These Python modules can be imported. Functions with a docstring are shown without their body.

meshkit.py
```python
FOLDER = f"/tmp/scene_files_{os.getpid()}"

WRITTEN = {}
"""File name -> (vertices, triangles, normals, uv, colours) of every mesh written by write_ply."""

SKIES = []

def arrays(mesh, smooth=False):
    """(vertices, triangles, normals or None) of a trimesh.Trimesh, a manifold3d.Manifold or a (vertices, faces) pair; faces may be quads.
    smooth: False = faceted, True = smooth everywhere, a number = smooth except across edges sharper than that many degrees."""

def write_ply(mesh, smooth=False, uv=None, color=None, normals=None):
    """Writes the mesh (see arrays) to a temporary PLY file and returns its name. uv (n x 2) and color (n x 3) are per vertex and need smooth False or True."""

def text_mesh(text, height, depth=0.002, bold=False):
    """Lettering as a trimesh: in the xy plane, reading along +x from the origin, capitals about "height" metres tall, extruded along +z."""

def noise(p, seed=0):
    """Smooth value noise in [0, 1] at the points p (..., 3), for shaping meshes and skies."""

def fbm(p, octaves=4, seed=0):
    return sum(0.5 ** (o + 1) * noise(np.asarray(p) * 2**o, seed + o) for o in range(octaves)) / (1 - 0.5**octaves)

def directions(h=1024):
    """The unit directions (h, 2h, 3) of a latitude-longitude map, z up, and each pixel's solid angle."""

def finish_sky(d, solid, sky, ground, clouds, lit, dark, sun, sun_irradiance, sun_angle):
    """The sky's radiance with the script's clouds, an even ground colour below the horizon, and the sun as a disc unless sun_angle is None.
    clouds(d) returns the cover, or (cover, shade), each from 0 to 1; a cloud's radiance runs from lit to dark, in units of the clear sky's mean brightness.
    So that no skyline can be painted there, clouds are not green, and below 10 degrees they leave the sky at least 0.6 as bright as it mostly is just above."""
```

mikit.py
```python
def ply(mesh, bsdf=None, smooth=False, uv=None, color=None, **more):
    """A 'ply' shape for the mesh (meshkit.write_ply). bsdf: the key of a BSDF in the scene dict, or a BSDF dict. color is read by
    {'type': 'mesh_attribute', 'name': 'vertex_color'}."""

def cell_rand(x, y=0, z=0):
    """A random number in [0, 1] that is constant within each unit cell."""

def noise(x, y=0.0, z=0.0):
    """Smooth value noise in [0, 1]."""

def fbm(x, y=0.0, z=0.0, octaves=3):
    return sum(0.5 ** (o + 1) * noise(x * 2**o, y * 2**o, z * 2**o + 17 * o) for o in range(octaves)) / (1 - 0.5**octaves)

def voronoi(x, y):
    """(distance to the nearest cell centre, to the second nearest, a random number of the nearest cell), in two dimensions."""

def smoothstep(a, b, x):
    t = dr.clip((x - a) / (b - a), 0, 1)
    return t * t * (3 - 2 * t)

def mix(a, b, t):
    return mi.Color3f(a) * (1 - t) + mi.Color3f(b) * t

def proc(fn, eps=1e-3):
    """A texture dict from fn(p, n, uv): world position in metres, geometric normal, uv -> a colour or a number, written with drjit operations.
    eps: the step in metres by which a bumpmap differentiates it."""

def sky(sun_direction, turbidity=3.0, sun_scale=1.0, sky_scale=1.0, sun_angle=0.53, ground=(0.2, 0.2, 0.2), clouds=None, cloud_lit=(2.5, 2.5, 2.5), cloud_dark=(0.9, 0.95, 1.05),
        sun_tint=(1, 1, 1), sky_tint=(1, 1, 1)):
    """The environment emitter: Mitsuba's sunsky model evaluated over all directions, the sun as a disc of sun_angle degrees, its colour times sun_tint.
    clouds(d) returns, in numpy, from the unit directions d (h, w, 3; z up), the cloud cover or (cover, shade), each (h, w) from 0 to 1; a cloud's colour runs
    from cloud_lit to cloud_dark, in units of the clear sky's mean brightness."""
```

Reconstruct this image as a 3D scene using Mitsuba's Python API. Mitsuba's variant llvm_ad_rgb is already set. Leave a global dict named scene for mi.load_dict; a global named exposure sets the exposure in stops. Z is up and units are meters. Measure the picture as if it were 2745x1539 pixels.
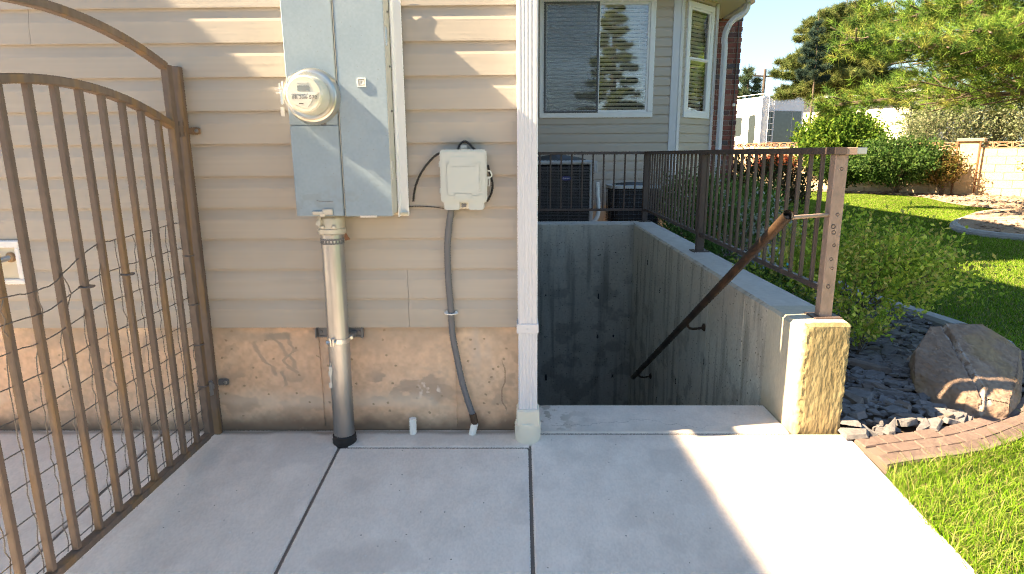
import math, random
import numpy as np, trimesh, mitsuba as mi, drjit as dr
import mikit, meshkit
from mikit import proc, noise, fbm, voronoi, smoothstep, mix, cell_rand
from shapely.geometry import Polygon, Point, LineString
T = mi.ScalarTransform4f
random.seed(7)
scene, labels = {}, {}

# ------------------------------------------------------------------ camera, sky, exposure
W_, H_, F_ = 2745, 1539, 1650.77
PITCH, YAW, ROLL = 0.212561496, -0.0150456606, -0.00618528129
EYE = np.array([0.0, -2.525574, 1.18868])
fw = np.array([math.sin(YAW) * math.cos(PITCH), math.cos(YAW) * math.cos(PITCH), -math.sin(PITCH)])
rt = np.array([math.cos(YAW), -math.sin(YAW), 0.0])
up = np.cross(rt, fw)
up = up * math.cos(ROLL) - rt * math.sin(ROLL)
scene['camera'] = {'type': 'perspective', 'fov': math.degrees(2 * math.atan(W_ / 2 / F_)), 'fov_axis': 'x', 'near_clip': 0.05, 'far_clip': 800.0,
                   'to_world': T().look_at(origin=EYE.tolist(), target=(EYE + fw).tolist(), up=up.tolist())}
SUN = np.array([-1.0, -0.15, 0.873])
scene['sky_light'] = mikit.sky(SUN.tolist(), turbidity=2.0, sky_scale=.54, sky_tint=(1.11, 1.0, 0.86), sun_tint=(1.0, 0.95, 0.82), ground=(0.22, 0.2, 0.17))
exposure = 4.2

# ------------------------------------------------------------------ helpers
def numbered(key):
    if key not in scene: return key
    n = 1
    while f'{key}_{n:03d}' in scene: n += 1
    return f'{key}_{n:03d}'
_cnt = {}
def fresh(key):                                     # as numbered(), remembers where it got to
    if key not in _cnt and key not in scene:
        _cnt[key] = 0; return key
    _cnt[key] = _cnt.get(key, 0) + 1
    return f'{key}_{_cnt[key]:03d}'
def add(key, mesh, bsdf, smooth=False, **kw):
    key = fresh(key)
    scene[key] = mikit.ply(mesh, bsdf, smooth=smooth, **kw)
    return key
def tag(key, label, cat=None, group=None, kind=None):
    labels[key] = {k: v for k, v in dict(label=label, category=cat, group=group, kind=kind).items() if v}
def stuffpart(key): labels.setdefault(key, {})['kind'] = 'stuff'
cat_ = trimesh.util.concatenate
def box(x0, x1, y0, y1, z0, z1):
    m = trimesh.creation.box(extents=(x1 - x0, y1 - y0, z1 - z0)); m.apply_translation(((x0 + x1) / 2, (y0 + y1) / 2, (z0 + z1) / 2)); return m
def bbox(x0, x1, y0, y1, z0, z1, b=0.004):
    b = min(b, (x1 - x0) * .45, (y1 - y0) * .45, (z1 - z0) * .45)
    pts = []
    for X, sx in ((x0, 1), (x1, -1)):
        for Y, sy in ((y0, 1), (y1, -1)):
            for Z, sz in ((z0, 1), (z1, -1)):
                pts += [(X + sx * b, Y + sy * b, Z), (X + sx * b, Y, Z + sz * b), (X, Y + sy * b, Z + sz * b)]
    return trimesh.convex.convex_hull(np.array(pts))
def rbox(x0, x1, z0, z1, y0, y1, r, seg=5):         # rounded rectangle in xz, extruded y0..y1
    pg = Polygon([(x0 + r, z0 + r), (x1 - r, z0 + r), (x1 - r, z1 - r), (x0 + r, z1 - r)]).buffer(r, quad_segs=seg)
    m = trimesh.creation.extrude_polygon(pg, y1 - y0, engine='earcut')
    v = m.vertices.copy(); m.vertices = np.c_[v[:, 0], y0 + v[:, 2], v[:, 1]]; m.invert(); return m
def sweep(pts, prof, upv=(0, 0, 1), cap=True, closed=False):
    p = np.asarray(pts, float); n = len(p); k = len(prof)
    if closed: t = np.roll(p, -1, 0) - np.roll(p, 1, 0)
    else: t = np.gradient(p, axis=0)
    t /= np.linalg.norm(t, axis=1, keepdims=True) + 1e-12
    a = np.cross(t, np.asarray(upv, float)); a /= np.linalg.norm(a, axis=1, keepdims=True) + 1e-12
    b = np.cross(a, t)
    pr = np.asarray(prof, float)
    v = (p[:, None] + a[:, None] * pr[None, :, :1] + b[:, None] * pr[None, :, 1:]).reshape(-1, 3)
    f = []
    for i in range(n if closed else n - 1):
        i2 = (i + 1) % n
        for j in range(k):
            j2 = (j + 1) % k
            f += [(i * k + j, i2 * k + j, i2 * k + j2), (i * k + j, i2 * k + j2, i * k + j2)]
    if cap and not closed:
        for j in range(1, k - 1): f += [(0, j, j + 1), ((n - 1) * k, (n - 1) * k + j + 1, (n - 1) * k + j)]
    m = trimesh.Trimesh(v, np.array(f)[:, ::-1], process=False); 
    return m
def circ(r, n=12): a = np.arange(n) * 2 * np.pi / n; return np.c_[r * np.cos(a), r * np.sin(a)]
def rect(w, h): return np.array([(-w / 2, -h / 2), (w / 2, -h / 2), (w / 2, h / 2), (-w / 2, h / 2)])
def brect(w, h, b=.003): return np.array([(-w/2+b, -h/2), (w/2-b, -h/2), (w/2, -h/2+b), (w/2, h/2-b), (w/2-b, h/2), (-w/2+b, h/2), (-w/2, h/2-b), (-w/2, -h/2+b)])
def upfor(pts):
    d = np.asarray(pts[-1], float) - np.asarray(pts[0], float)
    return (0, 1, 0) if abs(d[2]) > .8 * np.linalg.norm(d) else (0, 0, 1)
def tube(pts, r, n=12): return sweep(pts, circ(r, n), upfor(pts))
def bar(p, q, w, h, upv=None, b=.0025): return sweep([p, q], brect(w, h, b), upv or upfor([p, q]))
def bez(pts, n=24):
    from scipy.interpolate import CubicSpline
    p = np.asarray(pts, float); s = np.r_[0, np.cumsum(np.linalg.norm(np.diff(p, axis=0), axis=1))]
    return CubicSpline(s, p)(np.linspace(0, s[-1], n))
def lathe(prof, n=32, axis='z'):                    # profile (r, h)
    m = trimesh.creation.revolve(np.asarray(prof, float), sections=n)
    if axis == 'y': v = m.vertices; m.vertices = np.c_[v[:, 0], -v[:, 2], v[:, 1]]
    return m
def mv(m, x=0, y=0, z=0): m = m.copy(); m.apply_translation((x, y, z)); return m
def flat(poly, z=0.0, zfn=None, grid=None):         # triangulated sheet
    if grid:
        x0, y0, x1, y1 = poly.bounds
        parts = []
        from shapely import box as sbox
        for gx in np.arange(x0, x1, grid):
            for gy in np.arange(y0, y1, grid):
                c = poly.intersection(sbox(gx, gy, gx + grid, gy + grid))
                for g in getattr(c, 'geoms', [c]):
                    if g.geom_type == 'Polygon' and g.area > 1e-6: parts.append(g)
    else: parts = [poly]
    ms = []
    for g in parts:
        v, f = trimesh.creation.triangulate_polygon(g, engine='earcut')
        if len(f): ms.append(trimesh.Trimesh(np.c_[v, np.zeros(len(v))], f, process=False))
    m = cat_(ms); v = m.vertices.copy()
    v[:, 2] = z + (zfn(v[:, 0], v[:, 1]) if zfn else 0)
    nz = np.cross(v[m.faces[:, 1]] - v[m.faces[:, 0]], v[m.faces[:, 2]] - v[m.faces[:, 0]])[:, 2]
    f = m.faces.copy(); f[nz < 0] = f[nz < 0][:, ::-1]
    return trimesh.Trimesh(v, f, process=False)
def extr(poly, z0, z1, zfn=None):
    m = trimesh.creation.extrude_polygon(poly, z1 - z0, engine='earcut'); v = m.vertices.copy(); v[:, 2] += z0
    if zfn: v[:, 2] += zfn(v[:, 0], v[:, 1])
    m.vertices = v; return m
def frame(o, d):                                    # local (u along the wall, v outward, z) -> world
    d = np.array([d[0], d[1], 0.0]); d /= np.linalg.norm(d); n = np.array([d[1], -d[0], 0.0])
    M = np.eye(4); M[:3, 0] = d; M[:3, 1] = -n; M[:3, 2] = (0, 0, 1); M[:3, 3] = o; return M    # local y<0 is outward
def tf(m, M): m = m.copy(); m.apply_transform(M); return m
SLOPE = 0.098
def gz(x, y): return SLOPE * np.clip(y, -3.5, 0.0)

# ------------------------------------------------------------------ materials
def M(name, color, rough=0.6, two=True, **kw):
    c = color if isinstance(color, dict) else {'type': 'rgb', 'value': list(color)}
    d = {'type': 'principled', 'base_color': c, 'roughness': rough, 'specular': kw.pop('specular', .4), **kw}
    scene[name] = {'type': 'twosided', 'bsdf': d} if two else d
    return name
def MB(name, color, bumpfn, scale, rough=0.7, eps=1e-3, **kw):
    c = color if isinstance(color, dict) else {'type': 'rgb', 'value': list(color)}
    d = {'type': 'principled', 'base_color': c, 'roughness': rough, 'specular': kw.pop('specular', .35), **kw}
    scene[name] = {'type': 'twosided', 'bsdf': {'type': 'bumpmap', 'scale': scale, 'tex': proc(bumpfn, eps), 'bsdf': d}}
    return name

def siding_c(p, n, uv):
    g = fbm(p.x * 2.5, p.z * 90, p.y * 2.5, 2); d = fbm(p.x * 1.3, p.y * 2, p.z * 1.7, 3)
    c = mix((.350, .318, .276), (.402, .366, .320), g * .6 + d * .4)
    c = mix(c, (.33, .28, .22), .35 * smoothstep(.62, .47, p.z + .12 * (fbm(p.x * 6, p.z * 5, 1, 3) - .5)))
    return c * (0.88 + .18 * d)
MB('vinyl_siding', proc(siding_c), lambda p, n, uv: fbm(p.x * 5, p.z * 160, p.y * 5, 2), .0005, .5)
M('vinyl_far', (.41, .365, .315), .55)

def found_c(p, n, uv):
    q = p.x + p.y
    a = fbm(q * 3, p.z * 4, 3.1, 4); b = fbm(q * 9 + 7, p.z * 9, 1.7, 4); fine = fbm(q * 60, p.z * 60, 9, 2)
    c = mix((.570, .396, .264), (.620, .472, .342), smoothstep(.35, .7, a))
    c = mix(c, (.60, .40, .27), smoothstep(.5, .8, noise(q * 2.2 + 4, p.z * 3, 8)) * .6)
    c = c * (.86 + .28 * fine)
    wx = q + .05 * (fbm(q * 10, p.z * 10, 5) - .5)
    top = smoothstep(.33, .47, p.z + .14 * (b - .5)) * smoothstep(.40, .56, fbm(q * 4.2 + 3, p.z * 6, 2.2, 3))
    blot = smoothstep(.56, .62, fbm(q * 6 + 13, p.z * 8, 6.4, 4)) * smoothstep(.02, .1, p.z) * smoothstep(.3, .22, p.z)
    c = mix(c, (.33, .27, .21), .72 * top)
    c = mix(c, (.36, .27, .20), .6 * blot)
    mid = smoothstep(.50, .57, fbm(q * 11 + 2, p.z * 15, 3.3, 4)) * smoothstep(-.70, -.62, p.x) * smoothstep(-.30, -.38, p.x) * smoothstep(.11, .15, p.z) * smoothstep(.31, .24, p.z)
    c = mix(c, (.36, .28, .22), .75 * mid)
    grey = smoothstep(.42, .58, fbm(q * 14 + 5, p.z * 3, 1.1, 3)) * smoothstep(-.24, -.18, p.x) * smoothstep(.18, .38, p.z)
    c = mix(c, (.46, .40, .35), .6 * grey)
    # dirt splash along the ground
    dirt = smoothstep(.10, .0, p.z + .13 * (b - .5))
    c = mix(c, (.15, .105, .075), .88 * dirt)
    pale = smoothstep(.08, .13, p.z) * smoothstep(.2, .13, p.z) * smoothstep(.5, .7, fbm(q * 3.4 + 9, p.z * 7, 4))
    c = mix(c, (.66, .56, .45), .5 * pale)
    # old runs of water, wandering down from the top edge
    for x0, sl, zt, zb, wd, k in ((-1.145, .42, .405, .24, .009, 1.0), (-1.075, .5, .44, .25, .010, 2.0), (-1.005, .16, .445, .27, .009, 3.0), (-1.03, .02, .27, .19, .006, 4.0), (-1.62, -.25, .43, .3, .008, 5.0), (-1.86, .3, .45, .2, .01, 6.0)):
        cx = x0 + sl * (zt - p.z) + .035 * (noise(p.z * 38, k) - .5)
        w = wd * (.5 + .9 * noise(p.z * 60, k + 9))
        m = smoothstep(w * 1.5, w * .4, dr.abs(p.x - cx)) * (.45 + .55 * fine) * smoothstep(zb, zb + .02, p.z) * smoothstep(zt + .01, zt - .005, p.z)
        c = mix(c, (.29, .235, .19), .72 * m)
    hb = smoothstep(.022, .008, dr.abs(p.z - .425 - .02 * (noise(q * 9) - .5))) * smoothstep(-1.12, -1.09, p.x) * smoothstep(-.98, -1.0, p.x)
    c = mix(c, (.30, .25, .20), .75 * hb)
    d1, d2, r = voronoi(q * 21 + 2 + .5 * a, p.z * 24 + b)
    pit = smoothstep(.17 * r, .08 * r, d1) * smoothstep(.82, .85, r)
    c = mix(c, (.27, .19, .13), .75 * pit)
    sp = smoothstep(.66, .74, fbm(q * 30 + 3, p.z * 24, 4.1, 3)) * smoothstep(.45, .6, fbm(q * 3 + 21, p.z * 3, 2, 3))
    c = mix(c, (.42, .31, .22), .45 * sp)
    crack = smoothstep(.0045, .0015, dr.abs(q + .07 - .03 * (noise(p.z * 22, 3) - .5) - .02 * p.z)) * smoothstep(.34, .28, p.z) * smoothstep(.08, .1, p.z)
    c = mix(c, (.24, .17, .12), .7 * crack)
    wht = smoothstep(.62, .72, fbm(p.x * 26 + 5, p.z * 22, 7.7, 3)) * smoothstep(-.46, -.43, p.x) * smoothstep(-.34, -.37, p.x) * smoothstep(.1, .13, p.z) * smoothstep(.24, .2, p.z)
    c = mix(c, (.78, .70, .62), .8 * wht)
    return c
MB('painted_foundation', proc(found_c), lambda p, n, uv: fbm((p.x + p.y) * 40, p.z * 40, 2, 4) + .6 * smoothstep(.18, .1, voronoi((p.x + p.y) * 34 + 2, p.z * 34)[0]) * -1, .004, .85)

def path_c(p, n, uv):
    a = fbm(p.x * 1.6, p.y * 1.6, 2, 4); f = fbm(p.x * 190, p.y * 110, 5, 2); b = fbm(p.x * 14, p.y * 9, 8, 3)
    c = mix((.65, .565, .50), (.73, .645, .58), a) * (.80 + .16 * f + .22 * b)
    d1, d2, r = voronoi(p.x * 26, p.y * 26)
    c = mix(c, (.10, .075, .06), smoothstep(.085, .05, d1) * smoothstep(.965, .975, r) * .85)
    c = mix(c, (.66, .64, .62), smoothstep(.075, .045, voronoi(p.x * 17 + 5, p.y * 17)[0]) * smoothstep(.955, .965, voronoi(p.x * 17 + 5, p.y * 17)[2]) * .8)
    edge = smoothstep(.10, .0, dr.abs(p.y + .02 + .05 * (b - .5)))
    c = mix(c, (.50, .43, .36), .35 * edge)
    ck = smoothstep(.0022, .0006, dr.abs(p.y - .045 - .10 * (noise(p.x * 9, 4) - .5) - .03 * noise(p.x * 40, 2))) * smoothstep(.12, .2, p.x) * smoothstep(.95, .7, p.x) * smoothstep(-.02, .0, p.y)
    c = mix(c, (.16, .13, .11), .7 * ck)
    sc = smoothstep(.55, .63, fbm(p.x * 24, p.y * 24, 6, 4)) * smoothstep(.34, .1, p.x) * smoothstep(.0, .03, p.x) * smoothstep(-.03, .02, p.y)
    c = mix(c, (.36, .29, .22), .7 * sc)
    grim = smoothstep(.03, .0, dr.abs(p.y + .022 + .03 * (fbm(p.x * 7, 3, 1, 3) - .5))) * smoothstep(.03, -.02, p.x)
    c = mix(c, (.20, .155, .12), .75 * grim)
    spot = smoothstep(.58, .70, fbm(p.x * 5 + 3, p.y * 5 + 8, 1, 4))
    return mix(c, (.42, .36, .325), .25 * spot)
MB('walk_concrete', proc(path_c), lambda p, n, uv: .6 * fbm(p.x * 170, p.y * 90, 2, 3) + .4 * fbm(p.x * 30, p.y * 20, 4, 3), .0016, .85)

def ret_c(p, n, uv):
    q = p.x * 1.0 + p.y * 1.0; up_ = smoothstep(.7, .9, dr.abs(n.z))
    a = fbm(q * 1.5, p.z * 1.2, 4, 4); st = fbm(q * 16, p.z * 1.3, 2, 4); f = fbm(p.x * 90 + p.y * 90, p.z * 90, p.y * 40, 2)
    c = mix((.43, .395, .335), (.545, .505, .43), a)
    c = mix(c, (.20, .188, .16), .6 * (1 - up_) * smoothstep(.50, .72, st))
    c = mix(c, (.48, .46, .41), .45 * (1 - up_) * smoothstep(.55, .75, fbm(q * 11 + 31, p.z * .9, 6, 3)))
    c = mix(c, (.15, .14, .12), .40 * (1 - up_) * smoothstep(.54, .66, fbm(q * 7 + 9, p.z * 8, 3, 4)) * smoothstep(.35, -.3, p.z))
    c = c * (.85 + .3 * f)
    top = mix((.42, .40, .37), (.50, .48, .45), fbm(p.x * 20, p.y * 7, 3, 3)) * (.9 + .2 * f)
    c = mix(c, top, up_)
    d1, d2, r = voronoi(q * 30, p.z * 30)
    pit = smoothstep(.15, .09, d1) * smoothstep(.72, .76, r) * (1 - up_)
    return mix(c, (.07, .065, .055), .75 * pit)
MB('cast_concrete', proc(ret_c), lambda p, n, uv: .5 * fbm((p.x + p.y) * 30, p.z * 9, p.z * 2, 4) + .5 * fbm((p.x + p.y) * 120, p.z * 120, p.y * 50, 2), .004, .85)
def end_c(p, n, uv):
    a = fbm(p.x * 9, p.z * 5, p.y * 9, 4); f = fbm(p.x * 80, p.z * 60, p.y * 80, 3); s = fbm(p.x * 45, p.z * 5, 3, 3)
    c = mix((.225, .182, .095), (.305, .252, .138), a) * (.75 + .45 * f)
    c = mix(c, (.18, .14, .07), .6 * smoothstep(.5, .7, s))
    plain_lit_tone = mix((.40, .37, .30), (.50, .465, .385), a) * (.85 + .25 * f)  # plain concrete off the front; on the left chamfer it paints in sunlight
    c = mix(c, plain_lit_tone, dr.maximum(smoothstep(.010, .035, p.y + .012 * (f - .5)), smoothstep(1.214, 1.198, p.x + .02 * (a - .5))))
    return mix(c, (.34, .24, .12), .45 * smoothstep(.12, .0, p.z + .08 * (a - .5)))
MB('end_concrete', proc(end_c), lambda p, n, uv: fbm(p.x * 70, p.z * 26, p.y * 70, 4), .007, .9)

def panel_c(p, n, uv):
    a = fbm(p.x * 5, p.z * 5, 3, 4); f = fbm(p.x * 130, p.z * 130, 1, 2); b = fbm(p.x * 22, p.z * 30, 3, 3)
    c = mix((.200, .268, .330), (.268, .335, .392), a) * (.93 + .12 * f)
    c = mix(c, (.20, .24, .27), .55 * smoothstep(.62, .72, b) * smoothstep(1.16, 1.0, p.z))
    d1, d2, r = voronoi(p.x * 60, p.z * 60)
    return mix(c, (.20, .19, .18), .6 * smoothstep(.12, .06, d1) * smoothstep(.9, .93, r))
M('panel_paint', proc(panel_c), .45)
M('panel_edge', (.42, .42, .37), .45)
M('trim_white', (.70, .71, .72), .45)
M('cream_plastic', (.64, .61, .52), .4)
M('white_pvc', (.78, .77, .73), .35)
M('aluminium_white', (.54, .555, .60), .4)
def galv_c(p, n, uv):
    a = fbm(p.x * 30, p.z * 12, p.y * 30, 3); s = fbm(p.x * 120, p.z * 6, p.y * 120, 3)
    c = mix((.30, .305, .315), (.50, .505, .515), a * .6 + s * .4)
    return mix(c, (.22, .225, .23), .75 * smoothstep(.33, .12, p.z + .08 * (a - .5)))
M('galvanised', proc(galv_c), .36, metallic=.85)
M('zinc_cast', (.50, .48, .42), .45, metallic=.5)
M('steel_dark', (.15, .155, .165), .5, metallic=.3)
M('bright_metal', (.62, .62, .60), .3, metallic=.9)
M('black_rubber', (.014, .014, .015), .45)
M('grey_pvc', (.115, .12, .135), .5)
M('ubox_plastic', (.46, .49, .47), .4)
M('meter_face', (.56, .55, .45), .5)
M('lcd_grey', (.18, .18, .15), .3)
M('label_grey', (.55, .54, .50), .5)
M('ink', (.10, .10, .10), .6)
scene['meter_glass'] = {'type': 'thindielectric', 'int_ior': 1.5}
scene['window_glass'] = {'type': 'thindielectric', 'int_ior': 1.9}
M('ring_metal', (.55, .54, .50), .28, metallic=.9)
M('dark_gap', (.02, .02, .022), .9)
M('emblem_white', (.70, .70, .68), .5)
def brown_c(p, n, uv):
    a = fbm(p.x * 14, p.z * 4, p.y * 14, 4); f = fbm(p.x * 70, p.z * 40, p.y * 70, 2)
    c = mix((.088, .065, .053), (.138, .104, .084), a) * (.85 + .3 * f)
    return mix(c, (.17, .105, .048), .75 * smoothstep(.50, .70, fbm(p.x * 22 + 5, p.z * 3.2, p.y * 22, 4)))
M('brown_paint_worn', proc(brown_c), .5)
def brown2_c(p, n, uv):
    a = fbm(p.x * 20, p.z * 9, p.y * 20, 3); f = fbm(p.x * 90, p.z * 60, p.y * 90, 2)
    return mix((.070, .048, .042), (.105, .078, .068), a) * (.85 + .3 * f)
M('brown_paint', proc(brown2_c), .45)
M('sunlit_brown', proc(lambda p, n, uv: mix((.26, .18, .145), (.34, .25, .205), fbm(p.x * 30, p.z * 14, p.y * 30, 3)) * (.88 + .24 * fbm(p.x * 120, p.z * 60, p.y * 120, 2))), .5)  # paler copy of the railing brown, sunlight on the near end painted in
def rail_c(p, n, uv):
    a = fbm(p.x * 25, p.z * 12, p.y * 9, 4)
    return mix((.030, .020, .015), (.068, .040, .023), smoothstep(.3, .7, a))
M('handrail_brown', proc(rail_c), .38)
M('wire_grey', (.10, .09, .085), .5, metallic=.3)
M('copper_brass', (.33, .22, .13), .4, metallic=.6)
M('paint_scar', (.48, .36, .31), .7)

def rock_bsdf(name, c1, c2, s, scale=.01):
    MB(name, proc(lambda p, n, uv: mix(c1, c2, fbm(p.x * s, p.y * s, p.z * s, 4)) * (.75 + .5 * fbm(p.x * s * 8, p.y * s * 8, p.z * s * 8, 2))), lambda p, n, uv: fbm(p.x * s * 3, p.y * s * 3, p.z * s * 3, 4), scale, .85)
rock_bsdf('slate_dark', (.108, .100, .104), (.21, .197, .202), 9)
rock_bsdf('slate_warm', (.11, .087, .08), (.20, .165, .145), 9)
rock_bsdf('mulch_rock', (.20, .135, .10), (.40, .30, .23), 6)
def boul_c(p, n, uv):
    a = fbm(p.x * 7, p.y * 7, p.z * 7, 4); f = fbm(p.x * 45, p.y * 45, p.z * 45, 3)
    c = mix((.18, .118, .086), (.31, .225, .175), a) * (.7 + .55 * f)
    c = mix(c, (.30, .20, .10), .6 * smoothstep(.55, .72, fbm(p.x * 5 + 4, p.y * 5, p.z * 5, 3)))
    vein = smoothstep(.018, .004, dr.abs((p.x - 2.18) * .83 - (p.z - .10) * .55 - (p.y - .45) * .12 - .045 * (fbm(p.x * 9, p.y * 9, p.z * 9, 3) - .5)))
    return mix(c, (.46, .42, .39), .5 * vein * smoothstep(.35, .6, f))
MB('boulder_stone', proc(boul_c), lambda p, n, uv: fbm(p.x * 24, p.y * 24, p.z * 24, 4), .028, .85)
def edge_c(p, n, uv):
    a = fbm(p.x * 6, p.y * 6, 2, 3); f = fbm(p.x * 60, p.y * 60, p.z * 60, 3)
    return mix((.125, .088, .077), (.185, .135, .12), a) * (.75 + .45 * f)
MB('edging_red', proc(edge_c), lambda p, n, uv: fbm(p.x * 40, p.y * 40, p.z * 40, 3), .006, .85)
M('joint_dirt', (.175, .145, .125), .95)
M('edging_joint', (.15, .12, .10), .9)
M('curb_grey', proc(lambda p, n, uv: mix((.26, .255, .26), (.38, .37, .37), fbm(p.x * 12, p.y * 12, p.z * 12, 4))), .9)
def soil_c(p, n, uv): return mix((.075, .055, .040), (.16, .12, .09), fbm(p.x * 8, p.y * 8, 1, 4)) * (.7 + .6 * fbm(p.x * 60, p.y * 60, 2, 2))
M('soil', proc(soil_c), .95)
def lawn_c(p, n, uv):
    a = fbm(p.x * .9, p.y * .9, 1, 3); f = fbm(p.x * 30, p.y * 30, 2, 3)
    return mix((.035, .07, .008), (.065, .105, .014), a) * (.6 + .8 * f)
M('lawn_turf', proc(lawn_c), .9)
BR = []
for i, c in enumerate(((.21, .075, .062), (.17, .066, .058), (.25, .11, .088), (.11, .062, .064), (.095, .078, .088), (.20, .10, .088))):
    BR.append(M(f'brick_{"abcdef"[i]}_clay', c, .85))
M('mortar', (.33, .28, .25), .95)
def block_bs(name, c1, c2):
    M(name, proc(lambda p, n, uv: mix(c1, c2, fbm(p.x * 5, p.y * 5, p.z * 9, 3)) * (.85 + .3 * fbm(p.x * 40, p.y * 40, p.z * 40, 2))), .9)
block_bs('yellow_block', (.56, .42, .26), (.66, .52, .35))
M('red_breeze', (.42, .24, .15), .9); M('block_joint', (.42, .31, .21), .95)
M('stucco_cream', (.70, .62, .52), .9)
M('rv_white', (.75, .76, .77), .35); M('rv_glass', (.03, .035, .03), .06, specular=.7); M('rv_stripe', (.30, .31, .32), .4)
M('soffit_cream', (.60, .55, .43), .6); M('roof_shingle', (.16, .13, .11), .9)
M('blind_white', (.62, .60, .54), .6); M('room_dark', (.05, .05, .055), .9)
M('insect_screen', (.075, .08, .095), .8)
M('ac_grey', (.085, .09, .10), .5, metallic=.2); M('ac_light', (.42, .44, .45), .45); M('ac_black', (.014, .015, .02), .6); M('badge_blue', (.012, .03, .20), .35)
M('valve_teal', (.17, .24, .25), .5)
M('pole_wood', (.14, .11, .09), .9); M('bag_white', (.62, .66, .72), .4); M('bag_coral', (.60, .28, .22), .4); M('bag_teal', (.06, .45, .52), .4); M('bag_blue', (.30, .42, .68), .4)
M('bark', proc(lambda p, n, uv: mix((.075, .055, .042), (.19, .145, .115), fbm(p.x * 20, p.y * 20, p.z * 6, 4))), .95)
M('rust_steel', (.20, .10, .055), .8); M('lantern_black', (.03, .03, .03), .5)
def leafm(name, trans=.5):
    scene[name] = {'type': 'principledthin', 'base_color': {'type': 'mesh_attribute', 'name': 'vertex_color'}, 'roughness': .55, 'diff_trans': trans, 'spec_trans': 0.0, 'eta': 1.3}
    return name
leafm('leaf', .7); leafm('needle', .45); leafm('grass_blade', .7)

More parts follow.
